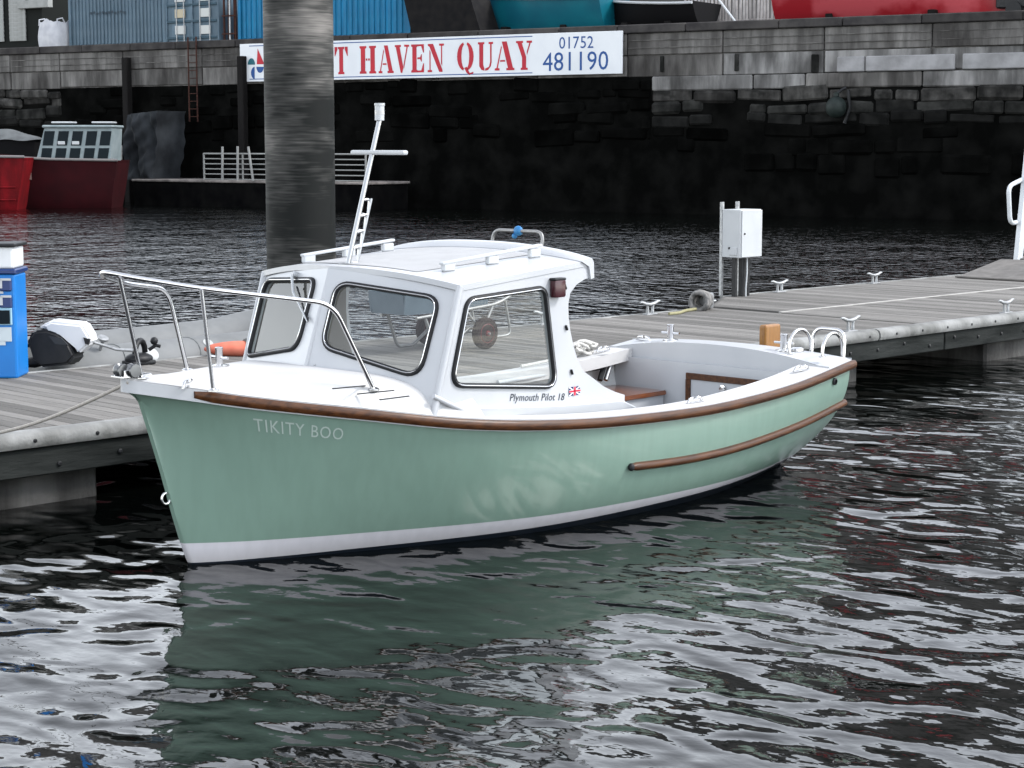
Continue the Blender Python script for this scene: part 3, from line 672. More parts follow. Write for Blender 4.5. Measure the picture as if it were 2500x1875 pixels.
# ================================================================ THE BOAT (local x aft, -y port, z up; origin at stem on the waterline)
YAW = R(1.7)
BMI = Matrix.Rotation(-YAW, 3, 'Z')
boat = thing('motor_boat', 'pale green wooden-trimmed motor boat with white cabin moored at the pontoon', 'boat', (0, 0, 0), YAW)
LC = BMI @ CAM
def bray(u, v): return BMI @ ray(u, v)
def by(u, v, y):
    d = bray(u, v); return LC + d * ((y - LC.y) / d.y)
def bx_(u, v, x):
    d = bray(u, v); return LC + d * ((x - LC.x) / d.x)
def bz(u, v, z):
    d = bray(u, v); return LC + d * ((z - LC.z) / d.z)
def bpl(u, v, p, n):
    d = bray(u, v); return LC + d * ((p - LC).dot(n) / d.dot(n))

ZT = spline([(-.42, 1.108), (-.13, 1.050), (.11, 1.0), (.68, .905), (1.3, .806), (2.07, .737), (2.9, .700), (3.54, .693), (4.4, .735), (5.2, .83)])
def HB(x):
    x = max(x, -.42)
    if x < 2.6: return 1.12 * (1 - ((2.6 - x) / 3.02) ** 2.3)
    return 1.12 - .10 * ((x - 2.6) / 2.6) ** 2
X0, X1 = -.42, 5.2
BANDH = .068
KEEL = [(0, (-.34, 1.04)), (.05, (-.20, .62)), (.11, (-.02, .05)), (.16, (.16, -.22)), (.24, (.62, -.36)), (1.0, (5.12, -.30))]
kx = spline([(a, p[0]) for a, p in KEEL]); kz = spline([(a, p[1]) for a, p in KEEL])
P1y = spline([(0, .0), (.1, .60), (.25, .80), (.45, .95), (.6, 1.0), (1, 1.0)])     # fraction of half beam
P1z = spline([(0, .25), (.15, .40), (.4, .45), (.7, .45), (.85, .40), (1, .30)])                 # fraction of depth below sheer
P2y = spline([(0, .0), (.1, .16), (.25, .40), (.45, .76), (.7, .90), (.85, .87), (1, .80)])
P2z = spline([(0, .8), (.2, .80), (.45, .88), (.7, .85), (.85, .73), (1, .54)])
def hull(s, v):
    xs = X0 + (X1 - X0) * s; b = HB(xs); zt = ZT(xs) - BANDH
    xk = kx(s); zk = min(kz(s), zt - .001); D = zt - zk
    p0 = (b, zt); p1 = (b * P1y(s), zt - D * P1z(s)); p2 = (b * P2y(s), zt - D * P2z(s)); p3 = (.018, zk)
    t = v; c = ((1 - t) ** 3, 3 * t * (1 - t) ** 2, 3 * t * t * (1 - t), t ** 3)
    y = sum(c[i] * p[0] for i, p in enumerate((p0, p1, p2, p3))); z = sum(c[i] * p[1] for i, p in enumerate((p0, p1, p2, p3)))
    x = xs + (xk - xs) * (3 * t * t - 2 * t ** 3)
    return x, max(y, .012), z
def hull_mat():
    m = bpy.data.materials.new('green_gelcoat'); m.use_nodes = True; t = m.node_tree; L = t.links.new; b = t.nodes['Principled BSDF']
    tc = t.nodes.new('ShaderNodeTexCoord'); sp = t.nodes.new('ShaderNodeSeparateXYZ'); L(tc.outputs['Object'], sp.inputs[0])
    def lin(k, c):   # z - (c + k x)
        a = t.nodes.new('ShaderNodeMath'); a.operation = 'MULTIPLY_ADD'; L(sp.outputs['X'], a.inputs[0]); a.inputs[1].default_value = -k; L(sp.outputs['Z'], a.inputs[2])
        g = t.nodes.new('ShaderNodeMath'); g.operation = 'GREATER_THAN'; L(a.outputs[0], g.inputs[0]); g.inputs[1].default_value = c; return g.outputs[0]
    n = t.nodes.new('ShaderNodeTexNoise'); n.inputs['Scale'].default_value = 3; n.inputs['Detail'].default_value = 4; L(tc.outputs['Object'], n.inputs['Vector'])
    r = t.nodes.new('ShaderNodeValToRGB'); r.color_ramp.elements[0].color = (.134, .210, .172, 1); r.color_ramp.elements[1].color = (.148, .225, .186, 1)
    L(n.outputs['Fac'], r.inputs[0])
    m1 = t.nodes.new('ShaderNodeMixRGB'); m1.inputs[1].default_value = (.44, .435, .465, 1); L(lin(-.006, .130), m1.inputs[0]); L(r.outputs[0], m1.inputs[2])
    m2 = t.nodes.new('ShaderNodeMixRGB'); m2.inputs[1].default_value = (.006, .009, .014, 1); L(lin(.014, .010), m2.inputs[0]); 
    # faint run-off marks and a brownish scum just above the water
    mp = t.nodes.new('ShaderNodeMapping'); mp.inputs['Scale'].default_value = (9, 9, .8); L(tc.outputs['Object'], mp.inputs[0])
    n4 = t.nodes.new('ShaderNodeTexNoise'); n4.inputs['Scale'].default_value = 2.; n4.inputs['Detail'].default_value = 7; L(mp.outputs[0], n4.inputs['Vector'])
    r4 = t.nodes.new('ShaderNodeMapRange'); r4.inputs['From Min'].default_value = .35; r4.inputs['From Max'].default_value = .6; r4.inputs['To Min'].default_value = .955; r4.inputs['To Max'].default_value = 1.02; L(n4.outputs['Fac'], r4.inputs['Value'])
    h4 = t.nodes.new('ShaderNodeHueSaturation'); L(r4.outputs[0], h4.inputs['Value']); L(m1.outputs[0], h4.inputs['Color'])
    sc_ = t.nodes.new('ShaderNodeMapRange'); sc_.inputs['From Min'].default_value = .10; sc_.inputs['From Max'].default_value = .0; L(sp.outputs['Z'], sc_.inputs['Value'])
    sm_ = t.nodes.new('ShaderNodeMath'); sm_.operation = 'MULTIPLY'; L(sc_.outputs[0], sm_.inputs[0]); sm_.inputs[1].default_value = .4
    m3 = t.nodes.new('ShaderNodeMixRGB'); m3.inputs[2].default_value = (.16, .145, .12, 1); L(sm_.outputs[0], m3.inputs[0]); L(h4.outputs[0], m3.inputs[1])
    L(m3.outputs[0], m2.inputs[2]); L(m2.outputs[0], b.inputs['Base Color']); b.inputs['Roughness'].default_value = .3; b.inputs['Coat Weight'].default_value = .25; b.inputs['Coat Roughness'].default_value = .05
    return m
q = MB()
NS, NV = 72, 26
q.grid(lambda a, c: (lambda p: (p[0], -p[1], p[2]))(hull(a, c)), NS, NV); q.grid(lambda a, c: hull(a, c), NS, NV)
tpts = [hull(1, j / NV) for j in range(NV + 1)]
q.poly([(p[0], -p[1], p[2]) for p in tpts] + [p for p in tpts[::-1]])
q.grid(lambda a, c: (hull(a, 1)[0], hull(a, 1)[1] * (2 * c - 1), hull(a, 1)[2]), NS, 1)
q.grid(lambda a, c: (hull(0, a)[0], hull(0, a)[1] * (2 * c - 1), hull(0, a)[2]), NV, 1)
bmesh.ops.remove_doubles(q.bm, verts=q.bm.verts, dist=.0005)
q.done('hull', hull_mat(), boat, 50)

# white gunwale band above the green
q = MB()
for sg_ in (-1, 1):
    q.grid(lambda a, c: (X0 - .012 + (X1 + .012 - X0) * a, sg_ * (HB(X0 + (X1 - X0) * a) + .014), ZT(X0 + (X1 - X0) * a) - (BANDH + .004) * c), 90, 2)
    q.grid(lambda a, c: (X0 - .012 + (X1 + .012 - X0) * a, sg_ * (HB(X0 + (X1 - X0) * a) + .014 - .025 * c), ZT(X0 + (X1 - X0) * a) - BANDH - .004), 90, 1)
q.grid(lambda a, c: (X0 - .012, (HB(X0) + .014) * (2 * a - 1), ZT(X0) - (BANDH + .004) * c), 2, 2)
q.grid(lambda a, c: (X1, (HB(X1) + .014) * (2 * a - 1), ZT(X1) - (BANDH + .004) * c), 8, 2)
bmesh.ops.remove_doubles(q.bm, verts=q.bm.verts, dist=.0005)
q.done('gunwale_band', WHITE, boat, 50)

# teak rubbing strakes
def strake(name, side, xa, xb, zf, yf, h, wd, n=70):
    q = MB(); rings = []
    for i in range(n + 1):
        x = xa + (xb - xa) * i / n; y = yf(x); z = zf(x)
        k = min(1, (i + .75) / 1.2)
        prof = [(0, .5), (.55, .5), (.9, .28), (1, 0), (.9, -.28), (.55, -.5), (0, -.5)]
        rings.append([q.bm.verts.new((x, side * (y + wd * a * k), z + h * c * k)) for a, c in prof])
    for A, B in zip(rings, rings[1:]):
        for j in range(6): q.bm.faces.new((A[j], A[j + 1], B[j + 1], B[j]))
    q.bm.faces.new(rings[0]); q.bm.faces.new(rings[-1][::-1])
    return q.done(name, WOOD, boat, 40)
for sd_ in (-1, 1):
    strake('rubbing_strake', sd_, -.135, X1 + .02, lambda x: ZT(x) - .036, lambda x: HB(x) + .012, .060, .040)
# hull lookup by (x, z)
HT = [[hull(i / 160, j / 60) for j in range(61)] for i in range(161)]
def _sec(i, z):
    row = HT[i]; lo, hi = 0, 60
    while hi - lo > 1:
        mid = (lo + hi) // 2
        if row[mid][2] > z: lo = mid
        else: hi = mid
    A, B = row[lo], row[hi]; f = 0 if A[2] == B[2] else max(0, min(1, (A[2] - z) / (A[2] - B[2])))
    return A[0] + (B[0] - A[0]) * f, A[1] + (B[1] - A[1]) * f
def hull_y(x, z):
    lo, hi = 0, 160
    while hi - lo > 1:
        mid = (lo + hi) // 2
        if _sec(mid, z)[0] < x: lo = mid
        else: hi = mid
    xa, ya = _sec(lo, z); xb, yb = _sec(hi, z); f = 0 if xa == xb else max(0, min(1, (x - xa) / (xb - xa)))
    return ya + (yb - ya) * f
LZ = spline([(2.62, .366), (3.2, .345), (3.7, .352), (4.2, .385), (4.7, .435), (5.2, .505)])
for sd_ in (-1, 1):
    tab = [(2.62 + (X1 - .01 - 2.62) * i / 14, 0) for i in range(15)]; tab = [(x, hull_y(x, LZ(x))) for x, _ in tab]; yf = spline(tab)
    q = MB(); q.ball((2.622, sd_ * (yf(2.62) + .016), LZ(2.62)), .026, (.9, .8, 1), 12); q.done('strake_end', RUBBER, boat, 60)
    strake('bilge_strake', sd_, 2.62, X1 + .012, LZ, lambda x: yf(x) - .004, .052, .042, 50)

# decks
GW = spline([(2.6, .12), (3.0, .135), (3.9, .20), (4.9, .25), (5.2, .25)])
def camber(x): return max(0, min(1, (x + .42) / 1.3)) ** 1.2 * .19 + .01
def deckz(x, y):
    b = max(HB(x) + .014, .01); t = min(1, abs(y) / b); return ZT(x) + camber(x) * (1 - t ** 7)
q = MB()
q.grid(lambda a, c: (lambda x, t: (x, t * (HB(x) + .014), deckz(x, t * (HB(x) + .014))))(X0 - .012 + (1.42 - X0) * a, 2 * c - 1), 60, 40)
q.done('foredeck', WHITEDECK, boat, 60)
q = MB()
for sg_ in (-1, 1):   # side decks and gunwale tops with a turned-down inner lip
    q.grid(lambda a, c: (lambda x: (x, sg_ * (HB(x) + .014 - c * ((.12 if x < 2.6 else GW(x)) + .014)), ZT(x) + .012 * c))(1.36 + (4.92 - 1.36) * a), 60, 3)
    q.grid(lambda a, c: (lambda x: (x, sg_ * (HB(x) - GW(x)), ZT(x) + .012 - .092 * c))(2.45 + (4.92 - 2.45) * a), 50, 2)
    q.grid(lambda a, c: (lambda x: (x, sg_ * (HB(x) - GW(x) + .03 * c), ZT(x) + .012 - .092))(2.45 + (4.92 - 2.45) * a), 50, 1)
bmesh.ops.remove_doubles(q.bm, verts=q.bm.verts, dist=.0005)
q.done('side_deck', WHITEDECK, boat, 50)
XL = 4.9
def sternz(x, y): return ZT(x) + .012 + .085 * (1 - .55 * max(0, min(1, (x - 4.9) / .3))) * max(0, 1 - (abs(y) / .95) ** 2.2)
q = MB()
q.grid(lambda a, c: (lambda x, t: (x, t * (HB(x) + .014), sternz(x, t * HB(x)) if abs(t) < .985 else ZT(x)))(XL + (X1 - XL) * a, 2 * c - 1), 8, 40)
q.grid(lambda a, c: (lambda t: (XL, t * HB(XL), (sternz(XL, t * HB(XL))) * (1 - c) + c * (.735 if abs(t * HB(XL)) < HB(XL) - .22 else ZT(XL) - .01)))(2 * a - 1), 40, 3)
q.grid(lambda a, c: (X1 + .003, (2 * a - 1) * (HB(X1) + .014), (ZT(X1) - .06) * c + (1 - c) * sternz(X1, (2 * a - 1) * HB(X1))), 40, 1)
q.done('aft_deck', WHITE, boat, 50)
# cockpit liner
q = MB()
def liny(x): return HB(x) - .075
for sg_ in (-1, 1):
    q.grid(lambda a, c: (lambda x: (x, sg_ * min(liny(x) - .10 * c, hull_y(x, max(.12, (ZT(x) - .09) * (1 - c) + .22 * c)) - .04), (ZT(x) - .02) * (1 - c) + .22 * c))(1.3 + (XL - 1.3) * a), 40, 6)
q.grid(lambda a, c: (lambda x: (x, (2 * c - 1) * min(liny(x) - .1, hull_y(x, .22) - .04), .22))(1.3 + (XL - 1.3) * a), 40, 2)
q.done('cockpit_liner', LINER, boat, 50)
q = MB(); q.grid(lambda a, c: (XL - .035, (2 * a - 1) * min(.93, hull_y(XL - .03, .22 + c * .515) - .04), .22 + c * .515), 2, 10); q.grid(lambda a, c: (XL - .035 + .04 * c, (2 * a - 1) * .93, .735), 2, 1)
q.done('aft_bulkhead', WHITE, boat)
# locker door with teak frame in the bulkhead
fx = XL - .05
p = [bx_(1683, 910, fx), bx_(1858, 930, fx)]
ya, yb = p[0].y, p[1].y; zt1 = (p[0].z + p[1].z) / 2
lk = MB(); lk.box((fx, (ya + yb) / 2, zt1 - .24), (.018, abs(ya - yb), .48)); lk = lk.done('locker_door', WHITE, boat)
for c_, s_ in (((fx - .012, (ya + yb) / 2, zt1 - .02), (.02, abs(ya - yb) + .04, .048)), ((fx - .012, (ya + yb) / 2, zt1 - .47), (.02, abs(ya - yb) + .04, .045)),
               ((fx - .012, ya, zt1 - .245), (.02, .045, .40)), ((fx - .012, yb, zt1 - .245), (.02, .045, .40))):
    q = MB(); q.box(c_, s_, None, .003); q.done('teak_frame', WOOD, lk)
yk = bx_(1767, 950, fx).y; zk = bx_(1767, 950, fx).z
q = MB(); q.lathe([(.032, 0), (.032, .008), (.012, .012)], (fx - .01, yk, zk), 18, Matrix.Rotation(-math.pi / 2, 4, 'Y')); q.tube([(fx - .024, yk - .01, zk + .015), (fx - .03, yk - .03, zk), (fx - .024, yk - .01, zk - .018)], .004, 6); q.done('lock', STEEL, lk, 40)
# seat boards in the after corner
def seat_y(x): return liny(x) - .05
q = MB(); z0 = .51; sx0, sx1 = 3.75, XL - .05
top = [(sx0, seat_y(sx0), z0), (sx0, .40, z0), (sx1, .40, z0), (sx1, seat_y(sx1), z0)]
q.prism([Vector(v) for v in top], (0, 0, -.035)); bmesh.ops.bevel(q.bm, geom=q.bm.edges[:], offset=.006, segments=2, affect='EDGES')
seat = q.done('seat', WOODSEAT, boat)
q = MB(); q.ball((4.30, .62, z0 + .02), .024, n=14); q.done('knob', WOOD, seat, 60)
q = MB(); q.box(((sx0 + sx1) / 2, .44, .35), (sx1 - sx0, .02, .26)); q.done('seat_front', WHITE, boat)
# boathook and paddle stowed under the far gunwale
ga, gb = by(1434, 899, .90), by(1466, 894, .90)
q = MB(); q.cyl(ga - Vector((1.0, 0, .02)), ga + Vector((.02, 0, 0)), .017, n=10); q.done('boathook', WHITEP, boat, 40)
q = MB(); q.cyl(ga, gb, .028, n=12); q.done('black_grip', RUBBER, boat, 40)
ta, tb = by(1494, 878, .86), by(1479, 928, .83)
q = MB(); q.cyl(ta, tb, .018, n=10); q.done('stowed_tube', ALU, boat, 40)
q = MB(); q.tube([ta + Vector((-.04, .03, 0)), tb + Vector((-.035, .03, .0))], .022, 8); q.done('black_bracket', BLACKP, boat)
# ---------------------------------------------------------------- cabin
YC = .895
Fb, Ft = Vector((.889, 0, 1.064)), Vector((1.094, 0, 1.640))
Nb, Nt = Vector((1.118, -YC, .952)), Vector((1.305, -YC, 1.566))
def panel_mesh(name, outer, hole, thick, m, n):
    """flat panel with a window opening; n is the outward normal"""
    bm = bmesh.new()
    def loop(pts):
        vs_ = [bm.verts.new(p) for p in pts]; return [bm.edges.new((vs_[i], vs_[(i + 1) % len(vs_)])) for i in range(len(vs_))]
    es = loop(outer) + (loop(hole) if hole else [])
    bmesh.ops.triangle_fill(bm, edges=es, use_beauty=True, use_dissolve=False, normal=n)
    fs = bm.faces[:]; r = bmesh.ops.extrude_face_region(bm, geom=fs)
    bmesh.ops.translate(bm, vec=-n * thick, verts=[v for v in r['geom'] if isinstance(v, bmesh.types.BMVert)])
    qq = MB(); qq.bm.free(); qq.bm = bm
    return qq.done(name, m, boat)
def window(pts, n, name='window', gl=True):
    """rubber seal with a bright strip, and the pane inside"""
    c = sum(pts, Vector()) / len(pts)
    q = MB(); q.tube([p + n * .004 for p in pts], .0165, 8, True); w_ = q.done(name, RUBBER, boat, 60)
    q = MB(); q.tube([p + (c - p).normalized() * .004 + n * .019 for p in pts], .0042, 6, True); q.done('bright_strip', STEEL, w_, 60)
    q = MB(); q.poly([p - n * .008 for p in pts]); q.done('pane', GLASS, w_)
    return w_
def mir(v): return Vector((v.x, -v.y, v.z))
nB = (Nb - Fb).cross(Ft - Fb).normalized()
if nB.dot(LC - Fb) < 0: nB = -nB
nA = mir(nB)
# port front panel
ctr = lambda pts: sum(pts, Vector()) / len(pts)
outB = [Fb - (Ft - Fb) * .25, Nb - (Nt - Nb) * .26, Nt, Ft]
nB = ((Nb + (-Fb))).cross(((Nt + Ft) / 2 - (Fb + Nb) / 2)).normalized()
if nB.dot(LC - Fb) < 0: nB = -nB
nA = mir(nB); cB = ctr([Fb, Nb, Nt, Ft]); cA = mir(cB)
outB = [p - nB * ((p - cB).dot(nB)) for p in outB]
holeB = roundpoly([bpl(u, v, cB, nB) for u, v in ((824, 689), (1073, 728), (1024, 923), (786, 846))], [.10, .09, .12, .09])
panel_mesh('windscreen_panel', outB, holeB, .03, WHITE, nB)
window(holeB, nB, 'windscreen_window')
outA = [mir(p) for p in outB]
holeA = roundpoly([bpl(u, v, cA, nA) for u, v in ((650, 684), (772, 683), (728, 850), (606, 870))], [.10, .07, .10, .06])
panel_mesh('windscreen_panel', outA, holeA, .03, WHITE, nA)
window(holeA, nA, 'windscreen_window')
# centre and corner fillets
for a_, b2 in ((Fb, Ft),): q = MB(); q.tube([a_ + Vector((.004, 0, 0)), b2 + Vector((.004, 0, 0))], .017, 10); q.done('windscreen_post', WHITE, boat, 60)
for sg_ in (-1, 1): q = MB(); q.tube([Vector((p_.x + .010, sg_ * (YC - .008), p_.z)) for p_ in (Nb - (Nt - Nb) * .25, Nt)], .022, 10); q.done('corner_post', WHITE, boat, 60)
# side panels
nC = Vector((0, -1, 0))
RE = lambda x: 1.566 + (x - 1.305) * .083       # roof edge height along the side
AFT = [(2.470, 1.560), (2.410, 1.556), (2.330, 1.525), (2.270, 1.475), (2.253, 1.41), (2.255, 1.33), (2.270, 1.25), (2.300, 1.15), (2.340, 1.06), (2.395, .98), (2.500, .92), (2.590, .865), (2.700, .82), (2.800, .79), (2.800, .745)]
sideP = [Vector((x, -YC, z)) for x, z in [(1.065, .78), (1.305, 1.566), (2.46, RE(2.46))] + AFT]
holeC = roundpoly([by(u, v, -YC) for u, v in ((1140, 731), (1329, 702), (1356, 944), (1100, 941))], [.06, .06, .10, .10])
panel_mesh('cabin_side', sideP, holeC, .035, WHITE, nC); window(holeC, nC, 'side_window')
AFS = [(2.40, RE(2.4)), (2.40, 1.57), (2.10, 1.53), (2.02, 1.45), (2.005, 1.30), (2.03, 1.10), (2.09, .98), (2.2, .86), (2.4, .78), (2.4, .745)]
sideS = [Vector((x, YC, z)) for x, z in [(1.065, .78), (1.305, 1.566)] + AFS]
panel_mesh('cabin_side', sideS, None, .035, WHITE, Vector((0, 1, 0)))
q = MB(); q.prism([Vector((x, YC - .048, z)) for x, z in ((1.13, .90), (1.33, 1.55), (1.97, 1.58), (1.965, 1.30), (1.98, 1.08), (2.03, .96), (2.03, .80), (1.13, .80))], (0, -.01, 0)); q.done('side_lining', BEIGE, boat)
# foot of the cabin: moulded flange standing on the side deck, and the channel running down to it
for sg_ in (-1, 1):
    q = MB(); rings = []
    for k in range(25):
        x = 1.42 + (2.86 - 1.42) * k / 24; yo = min(YC + .045, HB(x) - .006); zb_ = ZT(x) + .004; zt_2 = zb_ + (.058 if k < 22 else .058 * (24.3 - k) / 2.5)
        rings.append([q.bm.verts.new((x, sg_ * y_, z_)) for y_, z_ in ((YC - .03, zb_), (yo - .006, zb_), (yo, zt_2 - .008), (yo - .008, zt_2), (YC - .03, zt_2 + .012))])
    for A, B in zip(rings, rings[1:]):
        for k in range(5): q.bm.faces.new((A[k], A[(k + 1) % 5], B[(k + 1) % 5], B[k]))
    q.bm.faces.new(rings[0]); q.bm.faces.new(rings[-1][::-1]); q.done('cabin_flange', WHITE, boat, 35)
    q = MB(); q.tube([(x, sg_ * (YC + w_), z_) for x, w_, z_ in ((1.08, .004, .948), (1.17, .012, .905), (1.30, .03, .845), (1.42, .042, .80))], .016, 8); q.done('drain_channel', WHITE, boat, 60)
# roof
def roofx(t): return 1.094 + (1.305 - 1.094) * abs(t)
def roofz(x, t): return RE(x) + .010 + (.100 - .050 * (x - 1.08) / 1.42) * (1 - abs(t) ** 2.0)
q = MB()
RX = lambda a, t: (roofx(t) - .005) + (2.47 - roofx(t) + .005) * a
q.grid(lambda a, c: (lambda t: (RX(a, t), t * (YC + .005), roofz(RX(a, t), t)))(2 * c - 1), 30, 40)
q.grid(lambda a, c: (lambda t: (RX(a, t), t * (YC - .02), roofz(RX(a, t), t) - .035))(2 * c - 1), 30, 40, True)
q.grid(lambda a, c: (lambda t: (RX(0, t), t * (YC + .005), roofz(RX(0, t), t) - .034 * a))(2 * c - 1), 1, 40)
for t in (-1, 1): q.grid(lambda a, c: (RX(c, t), t * (YC + .005), roofz(RX(c, t), t) - .034 * a), 1, 30)
q.grid(lambda a, c: (lambda t: (2.47, t * (YC + .005), roofz(2.47, t) - .034 * a))(2 * c - 1), 1, 40)
bmesh.ops.remove_doubles(q.bm, verts=q.bm.verts, dist=.0005)
roof = q.done('cabin_roof', WHITE, boat, 40)
q = MB()   # raised after rim with its deep fascia
rim = [(2.36, 0), (2.385, .038), (2.425, .048), (2.457, .04), (2.474, -.02), (2.477, -.115), (2.447, -.12), (2.43, -.04)]
rings = []
for i in range(41):
    t = -1 + 2 * i / 40; rings.append([q.bm.verts.new((x - .05 * abs(t) ** 6 * 0, t * (YC + .016), roofz(x, t) + (dz * .85 * (1 - .75 * abs(t) ** 4) if dz > 0 else dz) + .002)) for x, dz in rim])
for A, B in zip(rings, rings[1:]):
    for j in range(len(rim)): q.bm.faces.new((A[j], A[(j + 1) % len(rim)], B[(j + 1) % len(rim)], B[j]))
q.bm.faces.new(rings[0]); q.bm.faces.new(rings[-1][::-1]); q.done('roof_rim', WHITE, roof, 50)
q = MB(); q.grid(lambda a, c: (lambda t: (RX(.07 + .80 * a, t), t * YC, roofz(RX(.07 + .80 * a, t), t) + .0035))((2 * c - 1) * .60), 24, 24)
q.done('nonslip_panel', mat('grey_white_nonslip', (.44, .445, .455), .8, col2=(.40, .405, .415), nscale=6, bump=.2, bscale=250), roof, 60)
# roof handrails
for sg_, xa, xb in ((-1, 1.42, 2.30), (1, 1.40, 2.20)):
    yy = .62 * sg_; t = .62 / YC; q = MB()
    q.box(((xa + xb) / 2, yy, (roofz(xa, t) + roofz(xb, t)) / 2 + .062), (xb - xa, .04, .018), Matrix.Rotation(-math.atan(.0875), 4, 'Y'), .006, 2)
    hr = q.done('roof_handrail', WHITEP, boat, 40)
    for k in (.07, .5, .93):
        x = xa + (xb - xa) * k; q = MB(); q.box((x, yy, roofz(x, t) + .028), (.10, .035, .056), None, .008); q.done('rail_foot', WHITEP, hr)
# mast
M0, M1 = Vector((1.235, 0, 1.655)), by(927, 292, 0)
mast = MB(); mast.tube([M0, M1], .0155, 14); mast.lathe([(.06, 0), (.06, .008), (.03, .014)], M0, 18); mast = mast.done('mast', mat('satin_steel', (.42, .43, .44), .3, 1.0), boat, 40)
md = (M1 - M0).normalized()
q = MB(); q.cyl(M1 - md * .005, M1 + Vector((0, 0, .085)), .029, n=16); q.cyl(M1 + Vector((0, 0, .085)), M1 + Vector((0, 0, .10)), .032, n=16); q.done('mast_light', WHITEP, mast, 40)
q = MB(); q.cyl(M1 + Vector((0, 0, .030)), M1 + Vector((0, 0, .055)), .0305, n=16); q.done('light_lens', mat('clear_lens', (.45, .46, .47), .1), mast, 40)
q = MB(); Mc = M0 + (M1 - M0) * .705; cbL, cbR = bx_(855, 366, Mc.x), bx_(985, 379, Mc.x)
q.box((Mc.x + .02, (cbL.y + cbR.y) / 2, (cbL.z + cbR.z) / 2), (.045, abs(cbL.y - cbR.y), .028), Matrix.Rotation(math.atan2(cbR.z - cbL.z, cbR.y - cbL.y) if abs(cbR.z - cbL.z) > 1e-4 and cbR.y > cbL.y else 0, 4, 'X'), .01, 2); q.done('crossbar', WHITEP, mast)
for k in (.06, .17, .28, .39): # stepped bracket behind the mast
    c_ = M0 + (M1 - M0) * k; q = MB()
    q.tube(arcpath([c_ + Vector((.015, 0, -.035)), c_ + Vector((.062, 0, -.045)), c_ + Vector((.062 + .015, 0, .055)), c_ + Vector((.03, 0, .05))], .02, 3), .008, 6); q.done('mast_bracket', ALU, mast, 40)
q = MB(); a_ = M0 + Vector((.078, 0, -.0)); q.tube([a_, a_ + md * .42], .007, 6); q.done('bracket_strip', ALU, mast)
# wiper on the far screen
wa = bpl(712, 668, cA + nA * .04, nA); wb_ = bpl(716, 715, cA + nA * .035, nA); wc_ = bpl(750, 785, cA + nA * .02, nA)
q = MB(); q.lathe([(.02, 0), (.02, .03), (.01, .035)], wa - nA * .04, 12, nA.to_track_quat('Z', 'Y').to_matrix().to_4x4()); q.tube([wa, wb_, wc_], [.010, .008, .005], 8); wip = q.done('wiper', WHITEP, boat, 40)
q = MB(); q.tube([bpl(725, 700, cA + nA * .016, nA), wc_ - nA * .003, bpl(752, 775, cA + nA * .016, nA)], .006, 6); q.done('wiper_blade', RUBBER, wip)
# red side light
p = by(1354, 704, -YC); q = MB(); q.box((p.x, -YC - .028, p.z), (.10, .05, .108), None, .012, 2); nl = q.done('side_light', REDLENS, boat, 40)
q = MB(); q.box((p.x, -YC - .026, p.z + .058), (.108, .053, .016), None, .006); q.done('light_cap', BLACKP, nl)
# turn buttons on the cabin edge
for u, v in ((1378, 700), (1381, 800), (1394, 908)):
    p = by(u, v, -YC); q = MB(); q.box((p.x, -YC - .008, p.z), (.012, .016, .035), Matrix.Rotation(-.4, 4, 'Y'), .003); q.done('canvas_button', BLACKP, boat)
# small drain screws on the screens' foot
for u, v in ((768, 891), (862, 910), (958, 939)):
    p = bpl(u, v, cB + nB * .002, nB); q = MB(); q.ball(p, .006, n=8); q.done('screw_head', ALU, boat)
# vents on the foredeck
for u0, v0, u1, v1 in ((813, 949, 920, 939), (872, 962, 962, 953), (928, 976, 998, 967)):
    z_ = .93
    def dk(u, v):
        p_ = bz(u, v, .93)
        for _ in range(25): p_ = bz(u, v, deckz(p_.x, p_.y) + .002)
        return p_
    a_, c_ = dk(u0, v0), dk(u1, v1); q = MB()
    q.tube([a_ + (c_ - a_) * (i / 8) * 1. + Vector((0, 0, 0)) for i in range(9)], .0075, 6, sq=.5); q.done('vent_slot', BLACKP, boat)

# model name and flag on the cabin side
INK = mat('grey_blue_ink', (.035, .042, .055), .6)
vv, ff = text_mesh('Plymouth Pilot 18', 1., .25, 1.05)
a_, c_ = by(1244, 979, -YC), by(1378, 977, -YC)
x0, x1 = min(p.x for p in vv), max(p.x for p in vv); hh = .064
raw('model_lettering', [(a_.x + (p_.x - x0) / (x1 - x0) * (c_.x - a_.x), -YC - .003, a_.z + (c_.z - a_.z) * (p_.x - x0) / (x1 - x0) + (p_.y) * hh * 1.0) for p_ in vv], ff, INK, boat)
fa, fb = by(1388, 967, -YC), by(1415, 942, -YC); fw_, fh = fb.x - fa.x, fb.z - fa.z
fl = MB(); fl.poly([(fa.x, -YC - .003, fa.z), (fb.x, -YC - .003, fa.z), (fb.x, -YC - .003, fb.z), (fa.x, -YC - .003, fb.z)])
fl = fl.done('flag_sticker', mat('flag_blue', (.012, .022, .12), .5), boat, fix=False)
def flq(ps, k, m_, nm):
    q = MB(); [q.poly([(fa.x + x * fw_, -YC - .003 - .0015 * k, fa.z + y * fh) for x, y in P_]) for P_ in ps]; q.done(nm, m_, fl, fix=False)
FW_, FR_ = mat('flag_white', (.8, .8, .8), .5), mat('flag_red', (.6, .02, .06), .5)
flq([[(0, 0), (.09, 0), (1, .91), (1, 1), (.91, 1), (0, .09)], [(0, 1), (0, .91), (.91, 0), (1, 0), (1, .09), (.09, 1)]], 1, FW_, 'white_diagonal')
flq([[(.385, 0), (.615, 0), (.615, 1), (.385, 1)], [(0, .35), (1, .35), (1, .65), (0, .65)]], 2, FW_, 'white_cross')
flq([[(.42, 0), (.58, 0), (.58, 1), (.42, 1)], [(0, .40), (1, .40), (1, .60), (0, .60)]], 3, FR_, 'red_cross')
